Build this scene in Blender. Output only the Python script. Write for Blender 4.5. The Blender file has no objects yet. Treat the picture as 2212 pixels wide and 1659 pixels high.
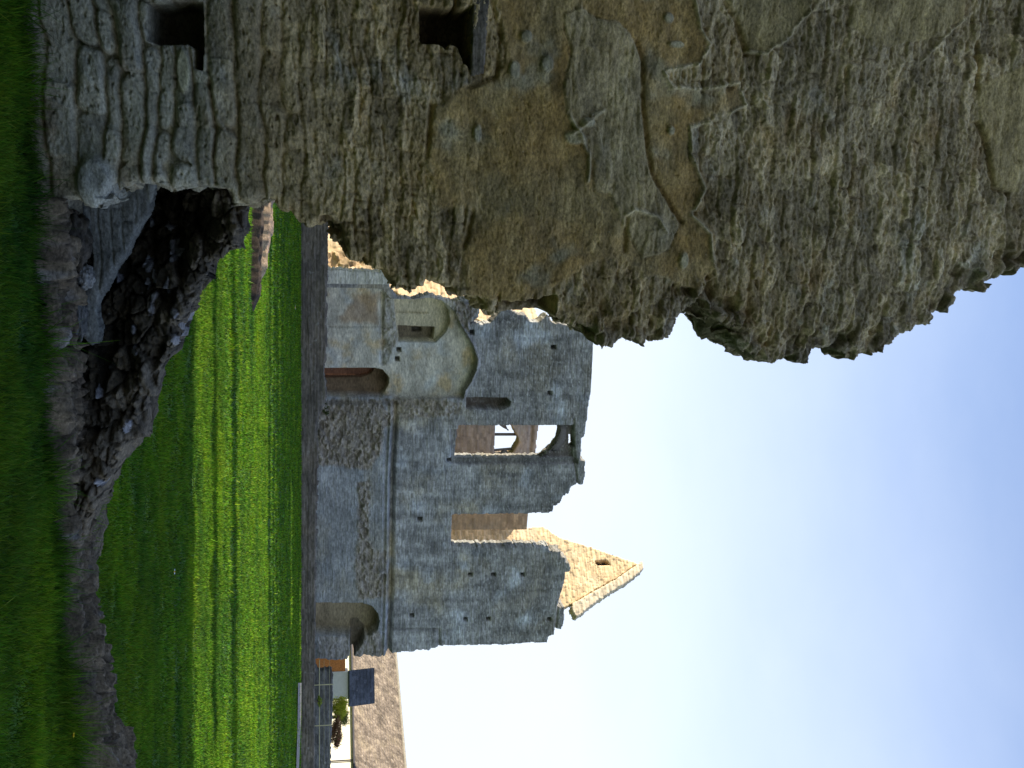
import bpy, bmesh, math, random
import numpy as np
from mathutils import Vector, Matrix

random.seed(7)
scene = bpy.context.scene
C = scene.collection

# ------------------------------------------------------------------ camera
PX_W, PX_H, F_PX, HORIZON, EYE = 2212.0, 1659.0, 2212.0, 728.0, 1.6
PITCH = math.atan((PX_W / 2 - HORIZON) / F_PX)
cp, sp = math.cos(PITCH), math.sin(PITCH)
cam_data = bpy.data.cameras.new("camera")
cam = bpy.data.objects.new("camera", cam_data)
C.objects.link(cam)
cam_data.sensor_fit = 'HORIZONTAL'
cam_data.sensor_width = 36.0
cam_data.lens = 36.0
cam_data.clip_start = 0.05
cam_data.clip_end = 5000
# the photographer held the camera on its side: picture right is world up
cam.matrix_world = Matrix(((0, -1, 0, 0), (-sp, 0, -cp, 0), (cp, 0, -sp, EYE), (0, 0, 0, 1)))
scene.camera = cam

# ------------------------------------------------------------------ light
SUN_EL = math.radians(21)
SUN_AZ = math.radians(-90)            # from -X
scene.view_settings.view_transform = 'Standard'
scene.view_settings.look = 'None'
scene.view_settings.gamma = 1.0
scene.view_settings.exposure = 0.80
world = bpy.data.worlds.new("World")
scene.world = world
world.use_nodes = True
wn, wl = world.node_tree.nodes, world.node_tree.links
wn.clear()
sky = wn.new('ShaderNodeTexSky')
sky.sky_type = 'NISHITA'
sky.sun_disc = False
sky.sun_elevation = SUN_EL
sky.sun_rotation = SUN_AZ
sky.air_density = 1.0
sky.dust_density = 1.2
sky.ozone_density = 1.6
bg = wn.new('ShaderNodeBackground')
bg.inputs['Strength'].default_value = 0.14
wo = wn.new('ShaderNodeOutputWorld')
# thin bright haze and cloud veil that thickens towards the horizon
tc = wn.new('ShaderNodeTexCoord')
sep = wn.new('ShaderNodeSeparateXYZ')
wl.new(tc.outputs['Generated'], sep.inputs[0])
mp = wn.new('ShaderNodeMapping')
mp.inputs['Scale'].default_value = (1.2, 1.2, 2.6)
wl.new(tc.outputs['Generated'], mp.inputs[0])
nz = wn.new('ShaderNodeTexNoise')
nz.inputs['Scale'].default_value = 2.2
nz.inputs['Detail'].default_value = 6
nz.inputs['Roughness'].default_value = 0.55
wl.new(mp.outputs[0], nz.inputs['Vector'])
mr = wn.new('ShaderNodeMapRange')
mr.inputs['From Min'].default_value = 0.66
mr.inputs['From Max'].default_value = 0.22
mr.inputs['To Min'].default_value = 0.10
mr.inputs['To Max'].default_value = 0.95
wl.new(sep.outputs['Z'], mr.inputs[0])
mul = wn.new('ShaderNodeMath'); mul.operation = 'MULTIPLY_ADD'
mul.inputs[1].default_value = 0.38; mul.inputs[2].default_value = -0.16
wl.new(nz.outputs['Fac'], mul.inputs[0])
add = wn.new('ShaderNodeMath'); add.operation = 'ADD'; add.use_clamp = True
wl.new(mr.outputs[0], add.inputs[0]); wl.new(mul.outputs[0], add.inputs[1])
mx = wn.new('ShaderNodeMixRGB')
mx.inputs['Color2'].default_value = (4.0, 4.45, 5.1, 1)
wl.new(add.outputs[0], mx.inputs['Fac'])
tint = wn.new('ShaderNodeMixRGB'); tint.blend_type = 'MULTIPLY'; tint.inputs['Fac'].default_value = 1
tint.inputs['Color2'].default_value = (0.98, 1.10, 1.36, 1)
wl.new(sky.outputs[0], tint.inputs['Color1'])
wl.new(tint.outputs[0], mx.inputs['Color1'])
wl.new(mx.outputs[0], bg.inputs['Color'])
wl.new(bg.outputs[0], wo.inputs[0])

sun_data = bpy.data.lights.new("sun", 'SUN')
sun_data.energy = 5.0
sun_data.angle = math.radians(0.5)
sun_data.color = (1.0, 0.88, 0.70)
sun = bpy.data.objects.new("sun", sun_data)
C.objects.link(sun)
sdir = Vector((math.cos(SUN_EL), 0.0, -math.sin(SUN_EL)))
sun.rotation_euler = sdir.to_track_quat('-Z', 'Y').to_euler()

# ------------------------------------------------------------------ noise
def hsh(ix, iy, seed):
    ix = ix.astype(np.uint32); iy = iy.astype(np.uint32)
    h = ix * np.uint32(374761393) + iy * np.uint32(668265263) + np.uint32((seed * 2246822519 + 12345) & 0xffffffff)
    h = (h ^ (h >> np.uint32(13))) * np.uint32(1274126177)
    h = (h ^ (h >> np.uint32(16))) * np.uint32(2246822519)
    h = h ^ (h >> np.uint32(15))
    return h.astype(np.float64) / 4294967296.0

def perlin(x, y, seed=0):
    x0 = np.floor(x); y0 = np.floor(y)
    fx = x - x0; fy = y - y0
    x0 = x0.astype(np.int64); y0 = y0.astype(np.int64)
    u = fx * fx * fx * (fx * (fx * 6 - 15) + 10); v = fy * fy * fy * (fy * (fy * 6 - 15) + 10)
    def g(dx, dy):
        a = hsh(x0 + dx, y0 + dy, seed) * 2 * math.pi
        return np.cos(a) * (fx - dx) + np.sin(a) * (fy - dy)
    a = g(0, 0) * (1 - u) + g(1, 0) * u
    b = g(0, 1) * (1 - u) + g(1, 1) * u
    return (a * (1 - v) + b * v) * 1.4

def fbm(x, y, octv=4, seed=0, gain=0.5):
    r = np.zeros_like(x); a = 1.0; t = 0
    for i in range(octv):
        r += a * perlin(x * 2 ** i + 17.3 * i, y * 2 ** i - 9.1 * i, seed + i); t += a; a *= gain
    return r / t

def ridged(x, y, octv=4, seed=0, gain=0.5):
    r = np.zeros_like(x); a = 1.0; t = 0
    for i in range(octv):
        r += a * (1 - 2 * np.abs(perlin(x * 2 ** i + 7.3 * i, y * 2 ** i + 3.1 * i, seed + i))); t += a; a *= gain
    return r / t

def worley(x, y, seed=0, jit=0.9):
    x0 = np.floor(x).astype(np.int64); y0 = np.floor(y).astype(np.int64)
    f1 = np.full(x.shape, 9.0); f2 = np.full(x.shape, 9.0); idr = np.zeros(x.shape)
    for dx in (-1, 0, 1):
        for dy in (-1, 0, 1):
            cx, cy = x0 + dx, y0 + dy
            px = cx + 0.5 + jit * (hsh(cx, cy, seed) - 0.5)
            py = cy + 0.5 + jit * (hsh(cx, cy, seed + 1) - 0.5)
            d = np.hypot(x - px, y - py); r = hsh(cx, cy, seed + 2)
            m = d < f1
            f2 = np.where(m, f1, np.minimum(f2, d)); idr = np.where(m, r, idr); f1 = np.where(m, d, f1)
    return f1, f2, idr

def slabs(x, y, seed, tilt=.6):
    """broken stones: flat tilted facets with sharp gaps between them, roughly 0..1"""
    x0 = np.floor(x).astype(np.int64); y0 = np.floor(y).astype(np.int64)
    f1 = np.full(x.shape, 9.0); f2 = np.full(x.shape, 9.0); h = np.zeros(x.shape); idr = np.zeros(x.shape)
    for dx in (-1, 0, 1):
        for dy in (-1, 0, 1):
            cx, cy = x0 + dx, y0 + dy
            ux = x - (cx + 0.5 + .9 * (hsh(cx, cy, seed) - 0.5)); uy = y - (cy + 0.5 + .9 * (hsh(cx, cy, seed + 1) - 0.5))
            d = np.abs(ux) + np.abs(uy) * .9 + .35 * np.maximum(np.abs(ux), np.abs(uy)); r_ = hsh(cx, cy, seed + 2)
            hh_ = r_ + tilt * (ux * (hsh(cx, cy, seed + 3) - .5) + uy * (hsh(cx, cy, seed + 4) - .5)) * 2
            m = d < f1
            f2 = np.where(m, f1, np.minimum(f2, d)); h = np.where(m, hh_, h); idr = np.where(m, r_, idr); f1 = np.where(m, d, f1)
    return h * np.clip((f2 - f1) * 6, 0, 1), idr, np.clip((f2 - f1) * 5, 0, 1)

def sstep(a, b, x):
    t = np.clip((x - a) / (b - a), 0, 1)
    return t * t * (3 - 2 * t)

def sdf(px, py, poly):
    """signed distance, positive inside"""
    P = np.asarray(poly, float); n = len(P)
    d2 = np.full(px.shape, 1e9); ins = np.zeros(px.shape, bool)
    for i in range(n):
        ax, ay = P[i]; bx, by = P[(i + 1) % n]
        ex, ey = bx - ax, by - ay
        wx, wy = px - ax, py - ay
        t = np.clip((wx * ex + wy * ey) / (ex * ex + ey * ey + 1e-12), 0, 1)
        d2 = np.minimum(d2, (wx - ex * t) ** 2 + (wy - ey * t) ** 2)
        if ey != 0:
            c = ((ay > py) != (by > py)) & (px < ex * (py - ay) / ey + ax)
            ins ^= c
    d = np.sqrt(d2)
    return np.where(ins, d, -d)

def dline(px, py, pts):
    d2 = np.full(px.shape, 1e9)
    for (ax, ay), (bx, by) in zip(pts[:-1], pts[1:]):
        ex, ey = bx - ax, by - ay
        wx, wy = px - ax, py - ay
        t = np.clip((wx * ex + wy * ey) / (ex * ex + ey * ey + 1e-12), 0, 1)
        d2 = np.minimum(d2, (wx - ex * t) ** 2 + (wy - ey * t) ** 2)
    return np.sqrt(d2)

def masonry(S, Z, rh, sl, seed, warp=0.02, wf=2.0, endw=0.0):
    """irregular coursed stones: returns distance to the joint (m) and three random values per stone"""
    rng = np.random.RandomState(seed)
    Zw = Z + warp * fbm(S * wf, Z * wf * 1.5, 3, seed) * 2.0
    Sw = S + warp * fbm(S * wf * 1.7 + 50, Z * wf * 2, 2, seed + 9)
    b = [Z.min() - 1.0]
    while b[-1] < Z.max() + 1.0:
        b.append(b[-1] + rng.uniform(*rh))
    b = np.array(b)
    row = np.clip(np.searchsorted(b, Zw) - 1, 0, len(b) - 2)
    dz = np.minimum(Zw - b[row], b[row + 1] - Zw)
    dx = np.zeros(S.shape); sid = np.zeros(S.shape, np.int64)
    for r in range(len(b) - 1):
        m = row == r
        if not m.any():
            continue
        h = b[r + 1] - b[r]
        l = [Sw.min() - 1.5 + rng.uniform(0, 0.5)]
        while l[-1] < Sw.max() + 1.5:
            l.append(l[-1] + rng.uniform(*sl) * (0.6 + 0.8 * h / (0.5 * (rh[0] + rh[1]))))
        l = np.array(l); sm = Sw[m]
        k = np.clip(np.searchsorted(l, sm) - 1, 0, len(l) - 2)
        dx[m] = np.minimum(sm - l[k], l[k + 1] - sm)
        sid[m] = k
    if endw > 0:      # many upright joints are pointed flush with mortar
        shut = hsh(row.astype(np.int64), sid + (hsh(row, sid, 3) > 2), seed + 21)
        dx = dx + endw * 0.03 * (1 + np.sign(fbm(S * 3, Z * 5, 2, seed + 22) + .1))
    e = np.minimum(dz, dx * 0.9)
    # round the corners
    rr = (0.25 if endw == 0 else 0.45) * 0.5 * (rh[0] + rh[1])
    cx_ = np.clip(rr - dx, 0, rr); cz_ = np.clip(rr - dz, 0, rr)
    e = np.where((cx_ > 0) & (cz_ > 0), np.minimum(e, rr - np.hypot(cx_, cz_)), e)
    r1 = hsh(row.astype(np.int64), sid, seed); r2 = hsh(row, sid, seed + 5); r3 = hsh(row, sid, seed + 11)
    return np.maximum(e, 0), r1, r2, r3

# ------------------------------------------------------------------ geometry helpers
class Plane:
    def __init__(s, O, theta=0.0, lean=None):
        th = math.radians(theta)
        s.O = np.array(O, float)
        s.a = np.array((math.cos(th), math.sin(th), 0.0))
        s.nf = np.array((math.sin(th), -math.cos(th), 0.0))
        if lean is None:
            s.b = np.array((0, 0, 1.0))
        else:
            l = math.radians(lean)       # slope from the horizontal, rising away from the viewer
            s.b = np.array((0, 0, 1.0)) * math.sin(l) - s.nf * math.cos(l)
        s.n = np.cross(s.a, s.b)
    def st(s, x, y):
        """picture coordinates (2212 wide) -> plane coordinates"""
        d = np.array((0, cp, sp)) + (x - PX_W / 2) / F_PX * np.array((0, -sp, cp)) + (PX_H / 2 - y) / F_PX * np.array((-1.0, 0, 0))
        o = np.array((0, 0, EYE))
        t = np.dot(s.O - o, s.n) / np.dot(d, s.n)
        p = o + d * t - s.O
        return (float(np.dot(p, s.a)), float(np.dot(p, s.b)))
    def sts(s, pts):
        return [s.st(*p) for p in pts]
    def pt(s, S, T, D=0.0):
        S = np.asarray(S, float); T = np.asarray(T, float); D = np.asarray(D, float) + np.zeros_like(S)
        return s.O + S[..., None] * s.a + T[..., None] * s.b + D[..., None] * s.n
    def off(s, d):
        q = Plane.__new__(Plane); q.__dict__.update(s.__dict__); q.O = s.O + s.n * d
        return q

def c1(l): return [(619.4 + .32 * x, 442.4 + .32 * y) for x, y in l]
def c2(l): return [(619.4 + .36 * x, 884.8 + .36 * y) for x, y in l]
def c3(l): return [(619.4 + .2 * x, 1327.2 + .2 * y) for x, y in l]
def c7(l): return [(796 + .32 * x, .32 * y) for x, y in l]
def c8(l): return [(1238.7 + .48 * x, .48 * y) for x, y in l]
def za(l): return [(53.1 + .224 * x, 353.9 + .224 * y) for x, y in l]
def zb(l): return [(53.1 + .16 * x, 707.8 + .16 * y) for x, y in l]

def tag(o, label=None, cat=None, group=None, kind=None):
    if label: o['label'] = label
    if cat: o['category'] = cat
    if group: o['group'] = group
    if kind: o['kind'] = kind
    return o

def empty(name, loc=(0, 0, 0)):
    o = bpy.data.objects.new(name, None)
    o.location = loc
    o.empty_display_size = 0.2
    C.objects.link(o)
    return o

def mesh_np(name, V, quads, mat, parent=None, col=None, tris=None, smooth=True):
    me = bpy.data.meshes.new(name)
    V = np.asarray(V, np.float32).reshape(-1, 3)
    quads = np.asarray(quads if quads is not None else np.zeros((0, 4)), np.int32).reshape(-1, 4)
    tris = np.asarray(tris if tris is not None else np.zeros((0, 3)), np.int32).reshape(-1, 3)
    nq, nt = len(quads), len(tris)
    me.vertices.add(len(V)); me.vertices.foreach_set('co', V.ravel())
    me.loops.add(nq * 4 + nt * 3)
    me.loops.foreach_set('vertex_index', np.concatenate([quads.ravel(), tris.ravel()]).astype(np.int32))
    me.polygons.add(nq + nt)
    st = np.concatenate([np.arange(nq) * 4, nq * 4 + np.arange(nt) * 3]).astype(np.int32)
    me.polygons.foreach_set('loop_start', st)
    me.polygons.foreach_set('use_smooth', np.full(nq + nt, smooth, bool))
    me.update(calc_edges=True)
    if col is not None:
        at = me.color_attributes.new('tint', 'FLOAT_COLOR', 'POINT')
        c = np.ones((len(V), 4), np.float32); c[:, :3] = np.asarray(col).reshape(-1, 3)
        at.data.foreach_set('color', c.ravel())
    me.materials.append(mat)
    o = bpy.data.objects.new(name, me)
    C.objects.link(o)
    if parent:
        o.parent = parent
        o.matrix_parent_inverse = Matrix.Translation(-parent.location)
    return o

class MB:
    """collects boxes / prisms / tubes into one mesh"""
    def __init__(s): s.v = []; s.q = []; s.t = []
    def box(s, p0, p1):
        x0, y0, z0 = p0; x1, y1, z1 = p1; k = len(s.v)
        s.v += [(x0, y0, z0), (x1, y0, z0), (x1, y1, z0), (x0, y1, z0), (x0, y0, z1), (x1, y0, z1), (x1, y1, z1), (x0, y1, z1)]
        s.q += [[k + i for i in f] for f in ((0, 3, 2, 1), (4, 5, 6, 7), (0, 1, 5, 4), (1, 2, 6, 5), (2, 3, 7, 6), (3, 0, 4, 7))]
    def obox(s, pl, s0, s1, t0, t1, d0, d1):
        k = len(s.v)
        for d in (d0, d1):
            for a, b in ((s0, t0), (s1, t0), (s1, t1), (s0, t1)):
                s.v.append(tuple(pl.pt(np.array(a), np.array(b), d)))
        s.q += [[k + i for i in f] for f in ((0, 3, 2, 1), (4, 5, 6, 7), (0, 1, 5, 4), (1, 2, 6, 5), (2, 3, 7, 6), (3, 0, 4, 7))]
    def tube(s, pts, r, n=8):
        pts = [Vector(p) for p in pts]; k = len(s.v)
        for i, p in enumerate(pts):
            d = (pts[min(i + 1, len(pts) - 1)] - pts[max(i - 1, 0)]).normalized()
            u = d.orthogonal().normalized(); w = d.cross(u)
            rr = r[i] if isinstance(r, (list, tuple)) else r
            for j in range(n):
                a = 2 * math.pi * j / n
                s.v.append(tuple(p + rr * (math.cos(a) * u + math.sin(a) * w)))
        for i in range(len(pts) - 1):
            for j in range(n):
                s.q.append([k + i * n + j, k + i * n + (j + 1) % n, k + (i + 1) * n + (j + 1) % n, k + (i + 1) * n + j])
    def build(s, name, mat, parent=None, smooth=False):
        return mesh_np(name, s.v, s.q, mat, parent, tris=s.t or None, smooth=smooth)

def relief(name, pl, s_ax, t_ax, inside_fn, fn, mat, parent=None, thick=0.5, rnd=0.03, layers=4, sjit=0.05, back=True):
    """a wall as real relief: front sheet displaced by fn, cut by inside_fn (signed distance), broken edges run back through the thickness"""
    S, T = np.meshgrid(s_ax, t_ax)
    sd = inside_fn(S, T)
    D, COL = fn(S, T, sd)
    if rnd > 0:
        q = np.clip(1 - np.maximum(sd, 0) / rnd, 0, 1)
        D = D - rnd * 0.8 * q * q
    nt_, ns_ = S.shape
    cm = (sd[:-1, :-1] > 0).astype(int) + (sd[1:, :-1] > 0) + (sd[:-1, 1:] > 0) + (sd[1:, 1:] > 0)
    M = cm >= 3
    idx = np.arange(nt_ * ns_).reshape(nt_, ns_)
    A, B, Cc, Dd = idx[:-1, :-1], idx[:-1, 1:], idx[1:, 1:], idx[1:, :-1]
    Q = np.stack([A[M], B[M], Cc[M], Dd[M]], 1)
    P = pl.pt(S, T, D).reshape(-1, 3)
    Mp = np.zeros((nt_ + 1, ns_ + 1), bool); Mp[1:-1, 1:-1] = M
    ed = []
    c = Mp[1:-1, 1:-1]
    for (nb, e0, e1) in ((Mp[:-2, 1:-1], A, B), (Mp[1:-1, 2:], B, Cc), (Mp[2:, 1:-1], Cc, Dd), (Mp[1:-1, :-2], Dd, A)):
        m = c & ~nb
        ed.append(np.stack([e0[m], e1[m]], 1))
    ed = np.concatenate(ed)
    bv, inv = np.unique(ed, return_inverse=True)
    inv = inv.reshape(-1, 2)
    colf = COL.reshape(-1, 3)
    Vs = [P]; Cs = [colf]; Qs = [Q]
    base = len(P)
    bs, bt, bd = S.ravel()[bv], T.ravel()[bv], D.ravel()[bv]
    prev = bv
    nb_ = len(bv)
    for k in range(1, layers + 1):
        f = k / layers
        dep = bd * (1 - f) - thick * f
        zz = f * thick
        j1 = sjit * fbm(bs * 3 + zz * 5.7, bt * 5 + zz * 3.3, 3, 31) * 2.5 * min(1, f * 3)
        j2 = sjit * fbm(bs * 3 + zz * 4.1 + 40, bt * 5 - zz * 5.9, 3, 37) * 2.5 * min(1, f * 3)
        Vs.append(pl.pt(bs + j1, bt + j2, dep)); Cs.append(colf[bv] * 0.9)
        cur = base + np.arange(nb_)
        Qs.append(np.stack([prev[inv[:, 1]], prev[inv[:, 0]], cur[inv[:, 0]], cur[inv[:, 1]]], 1))
        prev = cur; base += nb_
    if back:
        st = max(1, int(round(0.12 / max(1e-6, (s_ax[-1] - s_ax[0]) / len(s_ax)))))
        st = min(st, 12)
        si = s_ax[::st]; ti = t_ax[::st]
        S2, T2 = np.meshgrid(si, ti); sd2 = sd[::st, ::st]
        dd = D[::st, ::st]; sd2 = np.where(dd < -thick * .8, -1, sd2)
        M2 = (sd2[:-1, :-1] > 0) & (sd2[1:, :-1] > 0) & (sd2[:-1, 1:] > 0) & (sd2[1:, 1:] > 0)
        id2 = np.arange(S2.size).reshape(S2.shape) + base
        Vs.append(pl.pt(S2, T2, -thick * 0.97).reshape(-1, 3)); Cs.append(colf.reshape(nt_, ns_, 3)[::st, ::st].reshape(-1, 3))
        Qs.append(np.stack([id2[:-1, :-1][M2], id2[1:, :-1][M2], id2[1:, 1:][M2], id2[:-1, 1:][M2]], 1))
    V = np.concatenate(Vs); CO = np.concatenate(Cs); QQ = np.concatenate(Qs)
    used = np.zeros(len(V), bool); used[QQ.ravel()] = True
    remap = np.cumsum(used) - 1
    return mesh_np(name, V[used], remap[QQ], mat, parent, col=CO[used])

def mixc(a, b, f):
    return a * (1 - f[..., None]) + np.asarray(b) * f[..., None]

def full(S, c):
    return np.zeros(S.shape + (3,)) + np.asarray(c)

# ------------------------------------------------------------------ materials
def new_mat(name, rough=0.9):
    m = bpy.data.materials.new(name); m.use_nodes = True
    n, l = m.node_tree.nodes, m.node_tree.links
    p = n['Principled BSDF']; p.inputs['Roughness'].default_value = rough
    p.inputs['Specular IOR Level'].default_value = 0.25
    return m, n, l, p

def stone_mat(name, scale=30.0, stretch=2.5, var=0.35, bump=0.5, bdist=0.006, speck=0.0, speckscale=20, use_attr=True, base=(0.3, 0.28, 0.22)):
    m, n, l, p = new_mat(name, 0.92)
    if use_attr:
        a = n.new('ShaderNodeAttribute'); a.attribute_name = 'tint'; csrc = a.outputs['Color']
    else:
        a = n.new('ShaderNodeRGB'); a.outputs[0].default_value = (*base, 1); csrc = a.outputs[0]
    t = n.new('ShaderNodeTexCoord'); mpn = n.new('ShaderNodeMapping')
    mpn.inputs['Scale'].default_value = (1, 1, stretch)
    l.new(t.outputs['Object'], mpn.inputs[0])
    n1 = n.new('ShaderNodeTexNoise'); n1.inputs['Scale'].default_value = scale; n1.inputs['Detail'].default_value = 8; n1.inputs['Roughness'].default_value = 0.65
    n2 = n.new('ShaderNodeTexNoise'); n2.inputs['Scale'].default_value = scale * 0.16; n2.inputs['Detail'].default_value = 5
    l.new(mpn.outputs[0], n1.inputs['Vector']); l.new(mpn.outputs[0], n2.inputs['Vector'])
    r1 = n.new('ShaderNodeMapRange'); r1.inputs['From Min'].default_value = 0.3; r1.inputs['From Max'].default_value = 0.7
    r1.inputs['To Min'].default_value = 1 - var; r1.inputs['To Max'].default_value = 1 + var
    l.new(n1.outputs['Fac'], r1.inputs[0])
    r2 = n.new('ShaderNodeMapRange'); r2.inputs['From Min'].default_value = 0.3; r2.inputs['From Max'].default_value = 0.7
    r2.inputs['To Min'].default_value = 1 - var * .6; r2.inputs['To Max'].default_value = 1 + var * .6
    l.new(n2.outputs['Fac'], r2.inputs[0])
    mu = n.new('ShaderNodeMath'); mu.operation = 'MULTIPLY'; l.new(r1.outputs[0], mu.inputs[0]); l.new(r2.outputs[0], mu.inputs[1])
    vm = n.new('ShaderNodeVectorMath'); vm.operation = 'SCALE'; l.new(csrc, vm.inputs[0]); l.new(mu.outputs[0], vm.inputs['Scale'])
    out = vm.outputs[0]
    if speck > 0:
        n3 = n.new('ShaderNodeTexNoise'); n3.inputs['Scale'].default_value = speckscale; n3.inputs['Detail'].default_value = 4
        l.new(t.outputs['Object'], n3.inputs['Vector'])
        r3 = n.new('ShaderNodeMapRange'); r3.inputs['From Min'].default_value = 0.66; r3.inputs['From Max'].default_value = 0.74; r3.inputs['To Max'].default_value = speck
        l.new(n3.outputs['Fac'], r3.inputs[0])
        mm = n.new('ShaderNodeMixRGB'); mm.inputs['Color2'].default_value = (0.55, 0.56, 0.52, 1)
        l.new(r3.outputs[0], mm.inputs['Fac']); l.new(out, mm.inputs['Color1']); out = mm.outputs[0]
    l.new(out, p.inputs['Base Color'])
    b = n.new('ShaderNodeBump'); b.inputs['Strength'].default_value = bump; b.inputs['Distance'].default_value = bdist
    l.new(n1.outputs['Fac'], b.inputs['Height']); l.new(b.outputs[0], p.inputs['Normal'])
    return m

def plain_mat(name, col, rough=0.8, var=0.15, scale=8, metal=0.0):
    m, n, l, p = new_mat(name, rough)
    t = n.new('ShaderNodeTexCoord'); n1 = n.new('ShaderNodeTexNoise'); n1.inputs['Scale'].default_value = scale; n1.inputs['Detail'].default_value = 6
    l.new(t.outputs['Object'], n1.inputs['Vector'])
    r1 = n.new('ShaderNodeMapRange'); r1.inputs['From Min'].default_value = 0.3; r1.inputs['From Max'].default_value = 0.7
    r1.inputs['To Min'].default_value = 1 - var; r1.inputs['To Max'].default_value = 1 + var
    l.new(n1.outputs['Fac'], r1.inputs[0])
    vm = n.new('ShaderNodeVectorMath'); vm.operation = 'SCALE'; vm.inputs[0].default_value = col
    l.new(r1.outputs[0], vm.inputs['Scale']); l.new(vm.outputs[0], p.inputs['Base Color'])
    p.inputs['Metallic'].default_value = metal
    return m

M_near = stone_mat('near_stone', scale=48, stretch=1.7, var=0.50, bump=1.0, bdist=0.010, speck=0.16, speckscale=70)
M_rub = stone_mat('rubble_stone', scale=36, stretch=1.5, var=0.6, bump=1.0, bdist=0.014, speck=0.10, speckscale=45)
M_far = stone_mat('far_stone', scale=5, stretch=2.6, var=0.42, bump=0.6, bdist=0.05, speck=0.28, speckscale=3.4)
M_farplain = stone_mat('far_plaster', scale=4, stretch=1.2, var=0.22, bump=0.4, bdist=0.03)
M_lit = stone_mat('pale_stone', scale=3.2, stretch=2.0, var=0.22, bump=0.5, bdist=0.03)
M_tile = stone_mat('stone_tile', scale=6, stretch=1.0, var=0.6, bump=0.8, bdist=0.04, speck=0.45, speckscale=6)
M_white = plain_mat('white_render', (0.75, 0.70, 0.58), var=0.06)
M_grey = plain_mat('grey_render', (0.55, 0.55, 0.53), var=0.06)
M_orange = plain_mat('terracotta_brick', (0.55, 0.22, 0.07), var=0.25, scale=14)
M_dark = plain_mat('dark_timber', (0.05, 0.05, 0.06))
M_timber = stone_mat('old_timber', scale=25, stretch=0.3, var=0.3, bump=0.4, use_attr=False, base=(0.15, 0.135, 0.12))
M_pole = plain_mat('lichened_pole', (0.50, 0.46, 0.26))
M_soil = plain_mat('gravel', (0.26, 0.24, 0.20), var=0.25, scale=9)

def grass_mat(name, attr=True):
    m, n, l, p = new_mat(name, 0.75)
    p.inputs['Specular IOR Level'].default_value = 0.15
    t = n.new('ShaderNodeTexCoord')
    n1 = n.new('ShaderNodeTexNoise'); n1.inputs['Scale'].default_value = 0.7; n1.inputs['Detail'].default_value = 7; n1.inputs['Roughness'].default_value = 0.7
    mpn = n.new('ShaderNodeMapping'); mpn.inputs['Scale'].default_value = (0.6, 1.4, 1)
    l.new(t.outputs['Object'], mpn.inputs[0]); l.new(mpn.outputs[0], n1.inputs['Vector'])
    cr = n.new('ShaderNodeValToRGB')
    cr.color_ramp.elements[0].position = 0.32; cr.color_ramp.elements[0].color = (0.020, 0.078, 0.022, 1)
    cr.color_ramp.elements[1].position = 0.68; cr.color_ramp.elements[1].color = (0.128, 0.245, 0.016, 1)
    l.new(n1.outputs['Fac'], cr.inputs[0])
    out = cr.outputs[0]
    if attr:
        a = n.new('ShaderNodeAttribute'); a.attribute_name = 'tint'
        mm = n.new('ShaderNodeMixRGB'); mm.blend_type = 'MULTIPLY'; mm.inputs['Fac'].default_value = 1
        l.new(out, mm.inputs['Color1']); l.new(a.outputs['Color'], mm.inputs['Color2']); out = mm.outputs[0]
        tr = n.new('ShaderNodeBsdfTranslucent'); l.new(out, tr.inputs['Color'])
        ms = n.new('ShaderNodeMixShader'); ms.inputs[0].default_value = 0.4
        l.new(p.outputs[0], ms.inputs[1]); l.new(tr.outputs[0], ms.inputs[2])
        l.new(ms.outputs[0], n['Material Output'].inputs['Surface'])
    else:
        n2 = n.new('ShaderNodeTexNoise'); n2.inputs['Scale'].default_value = 25; n2.inputs['Detail'].default_value = 6
        l.new(t.outputs['Object'], n2.inputs['Vector'])
        b = n.new('ShaderNodeBump'); b.inputs['Strength'].default_value = 0.8; b.inputs['Distance'].default_value = 0.05
        l.new(n2.outputs['Fac'], b.inputs['Height']); l.new(b.outputs[0], p.inputs['Normal'])
    l.new(out, p.inputs['Base Color'])
    return m
M_lawn = grass_mat('lawn', False)
M_blade = grass_mat('grass_blade', True)

# ================================================================== NEAR WALL
NW = Plane((0, 6.1, 0), 13)
edge_px = [(60, 425), (94, 432), (119, 446), (144, 428), (176, 428), (187, 438), (216, 441), (245, 430), (257, 402), (295, 394), (346, 394),
           (367, 407), (390, 400), (407, 399), (432, 399), (470, 400), (482, 408), (504, 421), (512, 436), (540, 439), (554, 428), (565, 420), (576, 430),
           (594, 436), (608, 450), (626, 454), (634, 479), (666, 486), (690, 478), (725, 495), (741, 505), (731, 527), (746, 527), (751, 545), (760, 556),
           (786, 561), (789, 580), (835, 584), (843, 602), (856, 622), (872, 617), (888, 634), (901, 631), (914, 609), (927, 615), (945, 618),
           (952, 628), (962, 623), (975, 625), (984, 645), (1003, 641), (1029, 641), (1042, 652), (1055, 684), (1066, 682), (1080, 640), (1095, 690),
           (1130, 686), (1160, 690), (1202, 686), (1221, 698), (1253, 708), (1278, 721), (1288, 750), (1305, 744), (1325, 750), (1349, 732), (1372, 742), (1397, 763),
           (1404, 758), (1416, 731), (1432, 727), (1450, 734), (1462, 696), (1474, 672), (1494, 650), (1503, 648), (1522, 654), (1541, 672), (1575, 696), (1594, 722),
           (1610, 752), (1632, 773), (1645, 786), (1661, 784), (1680, 795), (1694, 786), (1709, 773), (1728, 776), (1743, 780), (1757, 763), (1780, 764), (1805, 754),
           (1830, 774), (1858, 776), (1872, 762), (1887, 763), (1902, 760), (1920, 763), (1935, 730), (1950, 724), (1978, 715), (1992, 700), (2007, 696), (2022, 668), (2045, 677),
           (2060, 645), (2103, 629), (2136, 626), (2148, 606), (2160, 595), (2189, 586), (2212, 584), (2290, 560), (2400, 500), (2480, 380)]
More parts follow.
